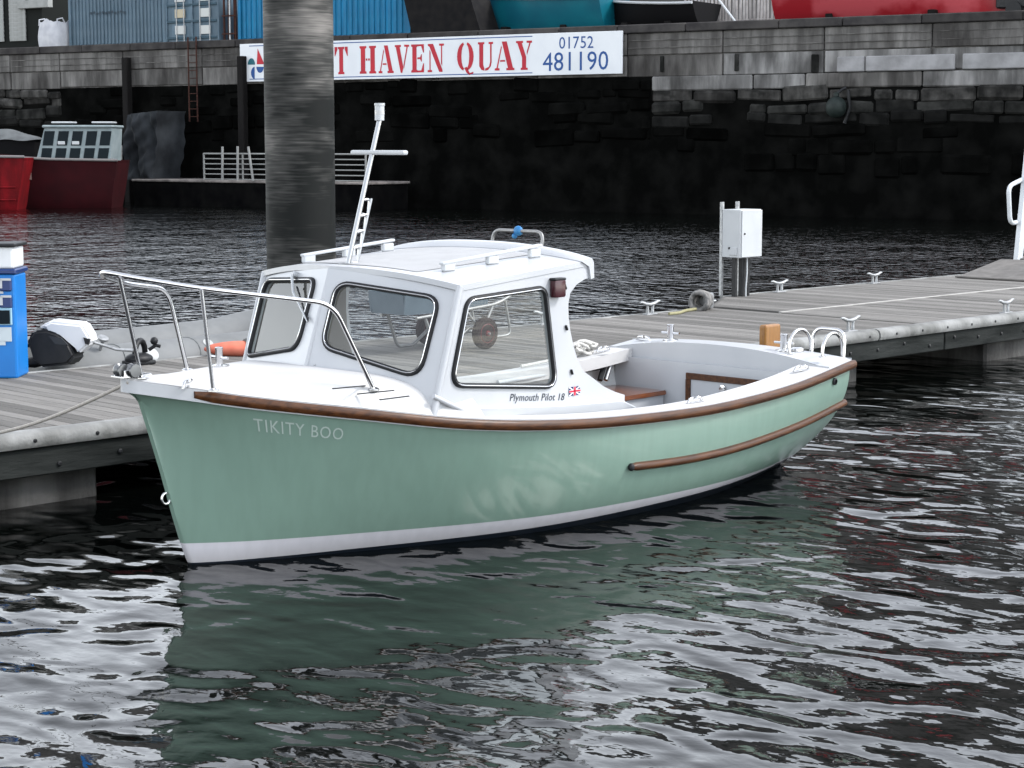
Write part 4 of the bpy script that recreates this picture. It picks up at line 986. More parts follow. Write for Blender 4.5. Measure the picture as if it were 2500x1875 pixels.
# boat's name on the bow
vv, ff = text_mesh('TIKITY BOO', 1., 0, 1.12)
x0, x1 = min(p.x for p in vv), max(p.x for p in vv); y1 = max(p.y for p in vv)
def on_hull(u, v):
    x, z = .4, .8
    for _ in range(12):
        y = -hull_y(x, z); p_ = by(u, v, y); x, z = .5 * x + .5 * p_.x, .5 * z + .5 * p_.z
    return Vector((x, z))
tl, bl, tr2, br = on_hull(617, 1021), on_hull(621, 1052), on_hull(839, 1046), on_hull(835, 1074)
NAME = []
cache = {}
for p_ in vv:
    a = (p_.x - x0) / (x1 - x0); c = max(0, min(1.1, p_.y / y1))
    w_ = (bl * (1 - a) + br * a) * (1 - c) + (tl * (1 - a) + tr2 * a) * c
    NAME.append((w_.x, -hull_y(w_.x, w_.y) - .0035, w_.y))
raw('name_lettering', NAME, ff, mat('name_white', (.42, .50, .46), .6), boat)

# ---------------------------------------------------------------- deck fittings
# pulpit
def dz(x, y): return deckz(x, y)
nose = by(246, 662, 0)
ptop = [Vector((.50, -.70, 1.507)), Vector((-.17, -.40, 1.610)), Vector((-.45, -.14, 1.672)), Vector((nose.x, -.03, nose.z)), Vector((nose.x, .03, nose.z))]
portrail = [Vector((.80, -.70, dz(.80, -.70))), Vector((.497, -.70, 1.507)), Vector((-.17, -.385, 1.612)), Vector((-.46, -.135, 1.678)), Vector((nose.x, -.02, nose.z)), Vector((-.47, .12, 1.672)), Vector((-.15, .34, 1.60)), Vector((.20, .42, 1.549)), Vector((.33, .42, dz(.33, .42)))]
q = MB(); q.tube(arcpath(portrail, .11, 8), .0135, 12); pul = q.done('pulpit_rail', STEEL, boat, 60)
def post(a_, b2, nm='stanchion'):
    q = MB(); q.tube([a_, b2], .011, 10); o_ = q.done(nm, STEEL, pul, 60)
    q = MB(); q.lathe([(.034, 0), (.034, .006), (.018, .016)], b2, 16); q.done('foot_plate', STEEL, o_, 40)
post(Vector((-.173, -.388, 1.605)), Vector((-.085, -.36, dz(-.085, -.36))))
post(Vector((-.50, -.10, 1.675)), Vector((-.335, -.05, dz(-.335, -.05))))
for p_ in (portrail[0], portrail[-1]): q = MB(); q.lathe([(.034, 0), (.034, .006), (.018, .016)], p_, 16); q.done('foot_plate', STEEL, pul, 40)
# bow roller
q = MB(); q.box((-.37, 0, 1.122), (.20, .10, .010), None, .002); q.box((-.40, -.046, 1.14), (.10, .006, .04), None, .002); q.box((-.40, .046, 1.14), (.10, .006, .04), None, .002); br_ = q.done('bow_roller', STEEL, boat)
for x_, y_ in ((-.435, .0), (-.39, -.045)):
    q = MB(); q.lathe([(.014, -.030), (.036, -.029), (.039, -.020), (.022, -.008), (.022, .008), (.039, .020), (.036, .029), (.014, .030)], (x_, y_, 1.155), 22, Matrix.Rotation(math.pi / 2, 4, 'X')); q.done('roller', mat('dull_chrome', (.16, .165, .17), .3, .8), br_, 40)
# mooring post amidships on the foredeck
def mpost(nm, x, y, z, h=.11, r=.026):
    q = MB(); q.lathe([(.062, 0), (.062, .008), (r, .014), (r, h), (r * 1.12, h + .004), (r * 1.12, h + .014), (r * .8, h + .018)], (x, y, z), 18)
    q.cyl((x, y - .085, z + h * .55), (x, y + .085, z + h * .55), .009, n=8); return q.done(nm, STEEL, boat, 40)
mpost('mooring_post', .52, .36, dz(.52, .36), .10, .022)
for y_ in (-.535, .535): mpost('mooring_post', 5.06, y_, sternz(5.06, y_))
def chock(x, y, z, rz, nm='fairlead'):
    q = MB(); M = Matrix.Translation((x, y, z)) @ Matrix.Rotation(rz, 4, 'Z')
    for s_ in (-1, 1): q.tube([M @ Vector(p_) for p_ in ((s_ * .085, 0, .004), (s_ * .06, 0, .03), (s_ * .02, 0, .036), (s_ * .018, 0, .026))], [.006, .010, .009, .006], 8)
    q.tube([M @ Vector((-.09, 0, .005)), M @ Vector((.09, 0, .005))], .010, 8, sq=.5); return q.done(nm, STEEL, boat, 50)
chock(-.155, -.225, dz(-.155, -.225), R(35)); chock(-.155, .225, dz(-.155, .225), R(-35))
chock(3.35, -1.04, ZT(3.35) + .006, R(2)); chock(4.72, -.93, ZT(4.72) + .01, R(-4)); chock(4.72, .93, ZT(4.72) + .01, R(4)); chock(5.08, .82, sternz(5.08, .82), R(80))
# stern ladder hoops and socket
hz = sternz(5.1, -.7)
def hoop(a_, b2, top):
    a_, b2 = Vector(a_), Vector(b2); hv = (Vector((b2.x - a_.x, b2.y - a_.y, 0))) / 2; mid = Vector(((a_.x + b2.x) / 2, (a_.y + b2.y) / 2, 0)); r_ = hv.length; zc_ = top - min(r_ * 1.1, .12)
    pts_ = [a_] + [mid - hv * math.cos(math.pi * k / 14) + Vector((0, 0, zc_ + (top - zc_) * math.sin(math.pi * k / 14))) for k in range(15)] + [b2]
    q = MB(); q.tube(pts_, .0125, 12); o_ = q.done('ladder_hoop', STEEL, boat, 60)
    for p_ in (a_, b2): q = MB(); q.lathe([(.028, 0), (.028, .006), (.015, .012)], p_, 14); q.done('hoop_foot', STEEL, o_, 40)
def bst(u, v):
    p_ = bz(u, v, .87)
    for _ in range(20): p_ = bz(u, v, sternz(min(5.2, max(4.9, p_.x)), p_.y))
    return p_
h1a = bst(1927, 864); h1b = bx_(1979, 846, 5.235); h2a = bst(2008, 872); h2b = bx_(2056, 874, 5.235)
def below(p_): return Vector((p_.x, p_.y, .68))
hoop(h1a, below(h1b), bx_(1955, 801, 5.2).z); hoop(h2a, below(h2b), bx_(2040, 810, 5.2).z)
g1, g2 = bx_(1986, 800, 5.28), bx_(2064, 803, 5.28)
q = MB(); q.tube(arcpath([Vector((5.25, g1.y, .66)), Vector((5.28, g1.y, g1.z)), Vector((5.28, g2.y, g1.z)), Vector((5.25, g2.y, .66))], .09, 8), .0125, 12); q.done('ladder_grab', STEEL, boat, 60)
q = MB(); q.lathe([(.05, 0), (.05, .02), (.03, .03)], (5.14, -.60, sternz(5.14, -.60)), 18); q.done('deck_filler', STEEL, boat, 40)
# rudder head and blade
rp = by(1898, 845, 0)
q = MB(); q.box((5.60, -.02, .66), (.20, .07, .67), None, .018, 3); q.box((5.55, -.02, .0), (.26, .035, .9), None, .01); q.done('rudder', OCHRE, boat)
q = MB()
for z_ in (.15, .5): q.box((5.38, -.02, z_), (.40, .06, .03), None, .004)
q.done('rudder_hinge', GALV, boat)
# exhaust skin fitting near the stern, towing eye at the stem
p = Vector((4.98, -hull_y(4.98, .69) - .002, .69)); q = MB(); q.lathe([(.026, -.004), (.026, .01), (.016, .014), (.016, .002)], p, 14, Matrix.Rotation(math.pi / 2, 4, 'X')); q.done('exhaust_outlet', BLACKP, boat, 40)
e_ = by(398, 1218, 0); q = MB(); q.tube([Vector((e_.x + .022 + .030 * math.cos(a * math.pi / 8), 0, e_.z + .032 * math.sin(a * math.pi / 8))) for a in range(16)], .007, 8, True); q.done('towing_eye', STEEL, boat, 50)
# dashboard shelf inside the cabin
q = MB(); q.prism([Vector(v) for v in ((1.02, 0, 1.00), (1.24, -.80, .95), (1.5, -.80, .93), (1.5, .80, .93), (1.24, .80, .95))], (0, 0, -.04)); q.done('dashboard', LINER, boat)
q = MB(); q.box((1.48, 0, .62), (.03, 1.6, .60)); q.done('cabin_bulkhead', LINER, boat)

# ================================================================ PONTOON
PZ = .5
PLANK = mat('weathered_plank', (.225, .217, .205), .8, col2=(.160, .153, .144), nscale=3.5, stretch=(14, .8, 8), contrast=(.3, .7), bump=.35, bscale=40, rnd=.30)
pon = thing('pontoon', 'grey planked floating pontoon with pale rubbing edge and concrete floats', 'pontoon')
YN, YF, YF2 = 2.09, 5.05, 5.98
XJ = 10.95
pitch = .125
def pmesh(nm, ln):
    q = MB(); q.box((0, ln / 2, -.016), (pitch - .007, ln, .032), None, .004); o = q.done(nm, PLANK, pon); return o
pl_full = pmesh('plank', YF - YN - .08); pl_full.location = (-3.0, YN + .08, PZ)
x = -3.0 + pitch; cnt = 1
while x < 9.88:
    o = inst(pl_full.data, 'plank', pon, (x, YN + .08, PZ + random.uniform(-.002, .002)), (0, 0, random.uniform(-.0006, .0006))); x += pitch; cnt += 1
x = 9.97
while x < XJ - .04:
    inst(pl_full.data, 'plank', pon, (x, YN + .08, PZ + random.uniform(-.002, .002))); x += pitch
pa = pmesh('plank', 4.09 - YN - .08); pa.location = (XJ + .09, YN + .08, PZ)
pb = pmesh('plank', YF2 - 4.15); pb.location = (XJ + 1.55, 4.15, PZ)
x = XJ + .09 + pitch; 
while x < 21.5:
    inst(pa.data, 'plank', pon, (x, YN + .08, PZ + random.uniform(-.002, .002)))
    if x > XJ + 1.5: inst(pb.data, 'plank', pon, (x, 4.15, PZ + random.uniform(-.002, .002)))
    else:
        f = (x - 10.75) / (12.35 - 10.75); yy = 4.95 + (YF2 - 4.95) * max(0, min(1, f))
        inst(pb.data, 'plank', pon, (x, 4.15, PZ), (0, 0, 0), (1, (yy - 4.15) / (YF2 - 4.15), 1))
    x += pitch
STRIP = mat('pale_batten', (.42, .41, .39), .7, col2=(.34, .33, .31), nscale=8)
q = MB(); q.box(((XJ + 21.5) / 2, 4.12, PZ - .008), (21.5 - XJ - .1, .045, .03), None, .004); q.done('centre_batten', STRIP, pon)
for xj in (9.925, XJ + .01): q = MB(); q.box((xj, (YN + YF) / 2, PZ - .06), (.035, YF - YN - .1, .03)); q.done('joint_seal', RUBBER, pon)
FEND = mat('worn_pale_fender', (.33, .335, .33), .7, col2=(.17, .172, .165), nscale=3.5, contrast=(.38, .66), bump=.4, bscale=25, streak=.25)
TIMB = mat('wet_dark_waling', (.009, .011, .0105), .8, col2=(.026, .029, .028), nscale=3.0, stretch=(.6, 3, 3), bump=.4, rnd=.15)
def dsec(nm, xa, xb, m_):
    q = MB(); prof = [(.085, .02), (.02, .022), (-.018, .008), (-.036, -.022), (-.038, -.06), (-.022, -.088), (.085, -.095)]
    A = [q.bm.verts.new((xa, YN + a, PZ + b)) for a, b in prof]; B = [q.bm.verts.new((xb, YN + a, PZ + b)) for a, b in prof]
    for i in range(len(prof)): q.bm.faces.new((A[i], A[(i + 1) % 7], B[(i + 1) % 7], B[i]))
    q.bm.faces.new(A); q.bm.faces.new(B[::-1]); return q.done(nm, m_, pon, 40)
for xa, xb in ((-3.05, 3.0), (3.006, 9.91), (9.94, 15.2), (15.206, 21.5)): dsec('fender_strip', xa, xb, FEND)
for xa, xb in ((-3.05, 4.45), (4.46, 11.18), (11.2, 16.2), (16.21, 21.5)): q = MB(); q.box(((xa + xb) / 2, YN + .055, PZ - .19), (xb - xa, .10, .19), None, .008); q.done('waling', TIMB, pon)
bolt = None; xx = -2.6
while xx < 21:
    if bolt is None:
        q = MB(); q.lathe([(.014, 0), (.014, .006), (.008, .009)], (0, 0, 0), 8, Matrix.Rotation(math.pi / 2, 4, 'X')); b1_ = q.done('bolt_head', BLACKP, pon); bolt = b1_.data; b1_.location = (xx, YN - .036, PZ - .04)
        q = MB(); q.lathe([(.018, 0), (.018, .008), (.010, .014)], (0, 0, 0), 8, Matrix.Rotation(math.pi / 2, 4, 'X')); b2_ = q.done('waling_bolt', BLACKP, pon); b2_.location = (xx + .2, YN + .004, PZ - .19); wbolt = b2_.data
    else:
        inst(bolt, 'bolt_head', pon, (xx, YN - .036, PZ - .04)); inst(wbolt, 'waling_bolt', pon, (xx + .2, YN + .004, PZ - .19 + random.choice((-.03, 0, .03))))
    xx += .475
FLOATM = mat('wet_concrete', (.055, .054, .052), .8, col2=(.125, .123, .119), nscale=2.5, contrast=(.3, .7), bump=.5, bscale=18, streak=.5)
xf1 = ony(240, 1150, YN + .12).x; xf2 = ony(2405, 900, YN + .12).x; xf3 = ony(2094, 930, YN + .12).x
for xa, xb in ((xf1 - 2.9, xf1), (xf3 - 2.4, xf3), (xf2, xf2 + 2.9), (xf2 + 5.2, xf2 + 8)):
    q = MB(); q.box(((xa + xb) / 2, (YN + .12 + YF - .2) / 2, -.08), (xb - xa, YF - YN - .32, .76), None, .03); q.done('concrete_float', FLOATM, pon)
q = MB(); q.box((9.2, (YN + YF) / 2 + .1, PZ - .16), (24.4, YF - YN - .32, .22)); q.done('under_frame', DARKWOOD, pon)
for xa, xb, yy in ((-3, 10.8, YF), (12.3, 21.5, YF2)): q = MB(); q.box(((xa + xb) / 2, yy + .03, PZ - .06), (xb - xa, .06, .13), None, .01); q.done('far_edge', FEND, pon)
q = MB(); q.prism([Vector((10.8, 5.0, PZ - .16)), Vector((12.32, YF2, PZ - .16)), Vector((12.32, 5.0, PZ - .16))], (0, 0, .12)); q.done('gusset', DARKWOOD, pon)
q = MB(); q.box((16.8, 5.2, PZ - .16), (9.0, 1.4, .2)); q.done('wide_frame', DARKWOOD, pon)

# cleats
def make_cleat(label):
    t_ = thing('pontoon_cleat', label, 'cleat', group='mooring cleats on the pontoon')
    q = MB(); q.box((0, 0, .008), (.20, .085, .016), None, .004); q.done('base_plate', GALV, t_)
    for s_ in (-1, 1): q = MB(); q.tube([(s_ * .045, 0, .01), (s_ * .05, 0, .10), (s_ * .06, 0, .13)], [.022, .016, .016], 8); q.done('leg', GALV, t_, 50)
    q = MB(); q.tube([(-.185, 0, .165), (-.15, 0, .163), (-.08, 0, .138), (0, 0, .128), (.08, 0, .138), (.15, 0, .163), (.185, 0, .165)], [.012, .018, .022, .022, .022, .018, .012], 10); q.done('horn', GALV, t_, 60)
    return t_
CL = [((9.73, 4.95), 'galvanised horn cleat on the pontoon by the coiled hose block'), ((13.32, 5.88), 'galvanised horn cleat beside the white electric cabinet'), ((15.43, 5.88), 'galvanised horn cleat on the pontoon edge between electric cabinet and gangway ramp'),
      ((9.72, 2.27), 'galvanised horn cleat behind the boat stern ladder'), ((12.71, 2.27), 'galvanised horn cleat behind the pale rubbing strip opposite the gangway ramp'), ((8.07, 4.97), 'galvanised horn cleat beside the hand trolley'), ((-.75, 2.3), 'galvanised horn cleat holding the bow line')]
c0 = make_cleat(CL[0][1]); c0.location = (*CL[0][0], PZ); c0.scale = (.88, .88, .88)
for (x, y), lab in CL[1:]: dup(c0, (x, y, PZ), R(random.uniform(-4, 4)), lab)
# bow line
bw = BMI.transposed() @ Vector((-.41, -.03, 1.09))
q = MB(); e1 = Vector((-.78, 2.3, PZ + .12)); q.tube([bw.lerp(e1, i / 24) + Vector((0, 0, -.16 * math.sin(math.pi * i / 24))) for i in range(25)] + [Vector((-.72, 2.24, PZ + .11)), Vector((-.68, 2.32, PZ + .13)), Vector((-.8, 2.36, PZ + .12))], .0105, 8)
tag(q.done('bow_line', ROPEG, None, 60), 'thin weathered mooring rope from the bow to the pontoon', 'rope')
# heap of white line on the boat's far gunwale
q = MB(); bl_ = BMI.transposed()
def BL(x, y, z): return bl_ @ Vector((x, y, z))
pts = []
for i in range(70):
    a = i * .42; rr = .10 + .03 * math.sin(i * 1.7); pts.append(BL(4.55 + rr * 1.25 * math.cos(a), 1.00 + rr * .55 * math.sin(a * 1.13), ZT(4.55) + .03 + .0011 * i + .025 * math.sin(i * .9)))
pts = [BL(3.9, 1.04, ZT(3.9) + .02), BL(4.05, 1.02, ZT(4.05) + .025), BL(4.2, 1.0, ZT(4.2) + .03), BL(4.34, 1.01, ZT(4.34) + .03)] + pts
q.tube(pts, .0125, 7); tag(q.done('stern_rope', ROPEW, None, 60), 'white rope heaped on the boat side deck beside the cockpit', 'rope')

# ================================================================ THINGS ON THE PONTOON
# steel guide pile
PILEM = bpy.data.materials.new('stained_pile'); PILEM.use_nodes = True
t = PILEM.node_tree; L = t.links.new; bs = t.nodes['Principled BSDF']; bs.inputs['Roughness'].default_value = .72; bs.inputs['Specular IOR Level'].default_value = .2
tc = t.nodes.new('ShaderNodeTexCoord'); mp = t.nodes.new('ShaderNodeMapping'); mp.inputs['Scale'].default_value = (.55, .55, .95); L(tc.outputs['Object'], mp.inputs[0])
n1 = t.nodes.new('ShaderNodeTexNoise'); n1.inputs['Scale'].default_value = 1.0; n1.inputs['Detail'].default_value = 4; n1.inputs['Roughness'].default_value = .55; L(mp.outputs[0], n1.inputs['Vector'])
mp2 = t.nodes.new('ShaderNodeMapping'); mp2.inputs['Scale'].default_value = (.9, .9, 16); L(tc.outputs['Object'], mp2.inputs[0])
n2 = t.nodes.new('ShaderNodeTexNoise'); n2.inputs['Scale'].default_value = 3; n2.inputs['Detail'].default_value = 5; L(mp2.outputs[0], n2.inputs['Vector'])
ad = t.nodes.new('ShaderNodeMath'); ad.operation = 'MULTIPLY_ADD'; ad.inputs[1].default_value = .26; L(n2.outputs['Fac'], ad.inputs[0]); L(n1.outputs['Fac'], ad.inputs[2])
rp_ = t.nodes.new('ShaderNodeValToRGB'); e = rp_.color_ramp.elements; e[0].position = .56; e[0].color = (.003, .004, .0037, 1); e[1].position = .80; e[1].color = (.17, .16, .15, 1)
e2 = rp_.color_ramp.elements.new(.66); e2.color = (.038, .038, .036, 1)
L(ad.outputs[0], rp_.inputs[0]); L(rp_.outputs[0], bs.inputs['Base Color'])
PD = 21.0; lat = (736 - 1250) / F_PX * PD / math.cos(0)
pc = CAM + Vector((FW.x, FW.y, 0)).normalized() * PD + RT * lat; prad = 84 / F_PX * PD
q = MB(); q.lathe([(prad, -2), (prad, 2), (prad, 4), (prad, 9)], (0, 0, 0), 48); o = q.done('steel_pile', PILEM, None, 40); o.location = (pc.x, pc.y, 0); o.rotation_euler = (0, 0, R(200))
tag(o, 'thick round stained pile rising from the water behind the cabin', 'pile')

# electric cabinet
ec = thing('electric_cabinet', 'white electric cabinet on two steel posts at the pontoon edge', 'cabinet', (12.42, 5.74, PZ)); ec.scale = (.95, .95, .94)
q = MB(); q.box((.10, .14, .83), (.44, .30, .63), None, .008); q.done('box', WHITEP, ec)
q = MB(); q.box((.11, -.018, .83), (.42, .014, .61), None, .003); dr_ = q.done('door', WHITEP, ec)
q = MB(); q.lathe([(.012, 0), (.012, .012)], (-.05, -.025, .83), 10, Matrix.Rotation(math.pi / 2, 4, 'X')); q.done('lock', BLACKP, dr_)
q = MB(); q.box((-.126, .10, .60), (.012, .13, .10), None, .004); q.done('inlet_cover', WHITEP, ec)
q = MB(); q.box((-.128, .16, .64), (.018, .03, .03), None, .004); q.done('switch', BLACKP, ec)
for y_ in (.31,):
    for x_ in (-.10, .22): q = MB(); q.box((x_, y_, .62), (.042, .042, 1.24), None, .003); q.done('post', GALV, ec)
for x_ in (-.06, .10, .20): q = MB(); q.box((x_, .12, .26), (.05 if x_ != .10 else .09, .06, .52), None, .004); q.done('cable_trunk', BLACKP, ec)
q = MB(); q.tube([(.12, .06, .52), (.115, .055, .3), (.09, .05, .1), (.09, .05, .0)], .011, 8); q.done('white_cable', WHITEP, ec, 50)
# winch-like block at the gusset
wk = thing('coiled_block', 'weathered grey coiled hose block lying at the pontoon corner', 'hose', (10.62, 4.93, PZ), R(20)); wk.scale = (.9, .82, .82)
HOSE = mat('old_hose', (.10, .10, .10), .7, col2=(.26, .25, .24), nscale=14)
for i, (r_, x_) in enumerate(((.12, -.15), (.13, -.09), (.12, -.03), (.105, .05))):
    q = MB(); q.tube([(x_ + .015 * math.sin(3 * a * math.pi / 12), r_ * math.cos(a * math.pi / 12), r_ * math.sin(a * math.pi / 12) + .13) for a in range(24)], .034, 8, True); q.done('coil', HOSE, wk, 60)
q = MB(); q.box((.13, 0, .12), (.14, .20, .22), None, .03, 2); q.done('clamp', GALV, wk, 40)
q = MB(); q.cyl((.18, 0, .1), (.36, -.05, .10), .018, n=8); q.done('nozzle', ALU, wk)
q = MB(); q.tube([(-.2, .02, .03), (-.4, .1, .02), (-.7, .06, .02), (-.9, .13, .02)], .022, 8); q.done('hose_tail', mat('yellowed_hose', (.30, .28, .16), .7), wk, 50)

# blue service pedestal, facing the camera side of the walkway
sp_ = thing('service_pedestal', 'bright blue service pedestal with white lamp band and sockets', 'pedestal', (1.72, 5.06, PZ), R(-45)); sp_.scale = (1, 1, .88)
q = MB(); q.box((0, 0, .48), (.42, .36, .96), None, .02, 2); q.done('body', BLUEP, sp_)
q = MB(); q.box((0, 0, .985), (.45, .39, .05), None, .012); q.done('collar', NAVY, sp_)
q = MB(); q.box((0, 0, 1.11), (.40, .34, .20), None, .02, 2); q.done('lamp_band', mat('lamp_white', (.72, .74, .76), .4), sp_)
q = MB(); q.box((0, 0, 1.225), (.45, .39, .035), None, .015, 2); q.done('cap', BLACKP, sp_)
for r_ in (0, 1):
    for c_ in (0, 1, 2):
        q = MB(); q.box((-.13 + .13 * c_ + .005, -.185, .86 - .155 * r_), (.10, .03, .11), None, .012); s2_ = q.done('socket', NAVY, sp_)
        q = MB(); q.box((-.13 + .13 * c_ - .03, -.203, .875 - .155 * r_), (.025, .006, .08)); q.box((-.13 + .13 * c_ + .01, -.203, .915 - .155 * r_), (.085, .006, .02)); q.done('socket_label', WHITEP, s2_)
    q = MB(); q.box((.07, -.184, .795 - .155 * r_), (.09, .006, .022)); q.done('white_label', WHITEP, sp_)
q = MB(); q.box((.08, -.186, .575), (.20, .02, .16), None, .006); mw = q.done('meter_window', mat('pale_frame', (.30, .50, .62), .5), sp_)
q = MB(); q.box((.085, -.198, .57), (.16, .008, .125)); q.done('meter_glass', DGL, mw)
q = MB(); q.box((.07, -.184, .41), (.20, .008, .13)); q.box((.08, -.184, .33), (.08, .008, .04)); q.done('notice', mat('notice_white', (.55, .62, .66), .6), sp_)

# hand trolley
TR = thing('hand_trolley', 'two-wheeled tubular hand trolley with grey blue tray on the pontoon', 'trolley', (0, 0, 0))
TRAY = mat('blue_grey_tray', (.10, .135, .165), .55, col2=(.075, .105, .13), nscale=4)
TUBE = mat('dull_tube', (.33, .33, .33), .45, .6, col2=(.25, .25, .25), nscale=12)
TYRE = mat('dusty_tyre', (.022, .012, .012), .85); RIM = mat('dark_red_rim', (.13, .012, .016), .45)
wz = PZ + .148
for yy in (3.71, 4.36):
    wx = 5.97 if yy < 4 else 5.86
    wh = MB(); Mx = Matrix.Rotation(math.pi / 2, 4, 'X')
    wh.lathe([(.085, -.036), (.125, -.042), (.146, -.022), (.148, 0), (.146, .022), (.125, .042), (.085, .036)], (wx, yy, wz), 28, Mx); w_ = wh.done('wheel', TYRE, TR, 40)
    q = MB(); q.lathe([(.094, -.034), (.085, -.040), (.075, -.022), (.03, -.022), (.025, -.05), (.0105, -.052)], (wx, yy, wz), 24, Mx); q.lathe([(.0105, .052), (.025, .05), (.03, .022), (.075, .022), (.085, .040), (.094, .034)], (wx, yy, wz), 24, Mx); q.done('rim', RIM, w_, 40)
q = MB(); q.cyl((5.97, 3.64, wz), (5.86, 4.42, wz), .011, n=8); q.done('axle', TUBE, TR)
hR, hL = ony(1338, 568, 3.66), ony(1183, 560, 4.34)
hx = (hR.x + hL.x) / 2; hzz = (hR.z + hL.z) / 2
for yy in (3.78, 4.26):
    q = MB(); q.tube(arcpath([Vector((5.18, yy, PZ + .33)), Vector((6.20, yy, PZ + .40)), Vector((6.45, yy, PZ + .50)), Vector((hx, yy + (-.10 if yy < 4 else .08), hzz - .22))], .12, 6), .016, 10); q.done('side_tube', TUBE, TR, 60)
    q = MB(); q.tube([(5.97 if yy < 4 else 5.86, yy - .03, wz), (5.80, yy, PZ + .36)], .014, 8); q.tube([(5.97 if yy < 4 else 5.86, yy - .03, wz), (6.14, yy, PZ + .39)], .014, 8); q.done('wheel_strut', TUBE, TR, 50)
    q = MB(); q.tube(arcpath([Vector((6.30, yy, PZ + .44)), Vector((6.38, yy, PZ + .10)), Vector((6.10, yy, PZ + .09)), Vector((5.97, yy, wz))], .07, 5), .013, 8); q.done('rest_leg', TUBE, TR, 50)
q = MB(); q.tube(arcpath([Vector((hx, 3.68, hzz - .24)), Vector((hx + .03, 3.66, hzz)), Vector((hx + .03, 4.34, hzz)), Vector((hx, 4.34, hzz - .24))], .10, 8), .017, 10); hb = q.done('push_handle', TUBE, TR, 60)
pm = ony(1258, 563, 4.0); q = MB(); q.ball((hx + .03, 4.0, hzz), .045, (.8, 1.2, 1.1), 12); q.ball((hx + .03, 4.05, hzz - .05), .028, n=10); q.done('tape_wrap', mat('blue_tape', (.02, .16, .42), .5, col2=(.08, .3, .55), nscale=20), hb, 40)
q = MB(); q.tube(arcpath([Vector((5.30, 3.80, PZ + .34)), Vector((5.42, 3.80, PZ + .05)), Vector((5.60, 3.80, PZ + .05)), Vector((5.86, 3.80, wz + .05))], .05, 5), .016, 8); q.done('front_leg', TUBE, TR, 50)
q = MB(); q.tube(arcpath([Vector((5.24, 4.24, PZ + .34)), Vector((5.36, 4.24, PZ + .03)), Vector((5.55, 4.24, PZ + .03)), Vector((5.8, 4.24, wz + .05))], .05, 5), .016, 8); q.done('front_leg', TUBE, TR, 50)
q = MB()
def tray(a_, c_, z): return (5.05 + a_ * 1.02, 3.80 + c_ * .44, z)
q.box((5.56, 4.02, PZ + .375), (1.02, .46, .02)); 
for s_ in (-1, 1): q.box((5.56, 4.02 + s_ * .235, PZ + .47), (1.04, .015, .19), Matrix.Rotation(s_ * -.12, 4, 'X'))
for s_ in (-1, 1): q.box((5.56 + s_ * .515, 4.02, PZ + .47), (.015, .46, .19), Matrix.Rotation(s_ * .12, 4, 'Y'))
q.done('tray', TRAY, TR)
tk = thing('dark_sack', 'dark blue sack lying in the trolley tray', 'bag', (5.62, 4.02, PZ + .40))
q = MB(); q.ball((0, 0, .15), .25, (1.15, .78, .78), 18)
for v in q.bm.verts: v.co += Vector((random.uniform(-.012, .012), random.uniform(-.012, .012), random.uniform(-.012, .012)))
q.done('sack', mat('dark_blue_cloth', (.02, .035, .055), .85, col2=(.035, .055, .08), nscale=6), tk, 70)

# inflatable dinghy lying along the far edge
dg = thing('inflatable_dinghy', 'grey inflatable dinghy moored along the far pontoon edge', 'dinghy', (0, 0, 0))
tr = .235; ty0, ty1 = 5.42, 6.55; tzc = .40
path = [Vector((2.35, ty0, tzc))] + [Vector((x_, ty0, tzc + .015 * max(0, x_ - 3.6) ** 1.6)) for x_ in (2.6, 3.0, 3.5, 4.0, 4.5, 5.0)]
for i in range(1, 12):
    a = -math.pi / 2 + math.pi * i / 12; path.append(Vector((5.05 + .62 * math.cos(a) * 1.25, (ty0 + ty1) / 2 + (ty1 - ty0) / 2 * math.sin(a), tzc + .03 + .14 * math.cos(a))))
path += [Vector((p_.x, ty1, p_.z)) for p_ in path[1:7][::-1]] + [Vector((2.35, ty1, tzc))]
q = MB(); n_ = len(path); q.tube(path, [.09] + [tr] * (n_ - 2) + [.09], 22); q.done('tube', DINGHY, dg, 60)
q = MB(); q.box((3.9, (ty0 + ty1) / 2, .22), (2.8, .8, .06)); q.done('floor', DINGHY, dg)
q = MB(); q.box((2.68, (ty0 + ty1) / 2, .42), (.05, .72, .46), None, .01); q.done('transom', mat('grey_ply', (.22, .22, .21), .7), dg)
def on_tube(x_, ang, r_=tr): return Vector((x_, ty0 - r_ * math.cos(ang), tzc + .015 * max(0, x_ - 3.6) ** 1.6 + r_ * math.sin(ang)))
def facing(a): return Vector((0, -math.cos(a), math.sin(a))).to_track_quat('Z', 'Y').to_matrix().to_4x4()
q = MB(); q.lathe([(.062, -.012), (.062, .010), (.045, .018), (.02, .019)], on_tube(3.34, .62), 24, facing(.62)); vd = q.done('rowlock_disc', mat('pale_rubber', (.46, .47, .47), .6), dg, 40)
q = MB(); q.lathe([(.05, -.012), (.05, .004)], on_tube(3.98, .9), 24, facing(.9)); q.done('patch', mat('pale_patch', (.42, .44, .44), .6), dg, 40)
for xs_ in (2.95, 3.75, 4.6): q = MB(); q.tube([on_tube(xs_ + .12 * math.sin(a * .26), a * .26 - .6, tr + .001) for a in range(10)], .008, 6); q.done('seam_tape', mat('seam_grey', (.18, .19, .19), .7), dg, 50)
q = MB(); q.box(on_tube(3.45, .2, tr + .01), (.05, .03, .06), None, .008); q.done('valve', BLACKP, dg)
q = MB(); q.lathe([(.018, 0), (.018, .10), (.05, .105), (.05, .125), (.02, .13)], on_tube(2.86, 1.1), 14, facing(1.1)); q.done('rowlock', GALV, dg, 40)
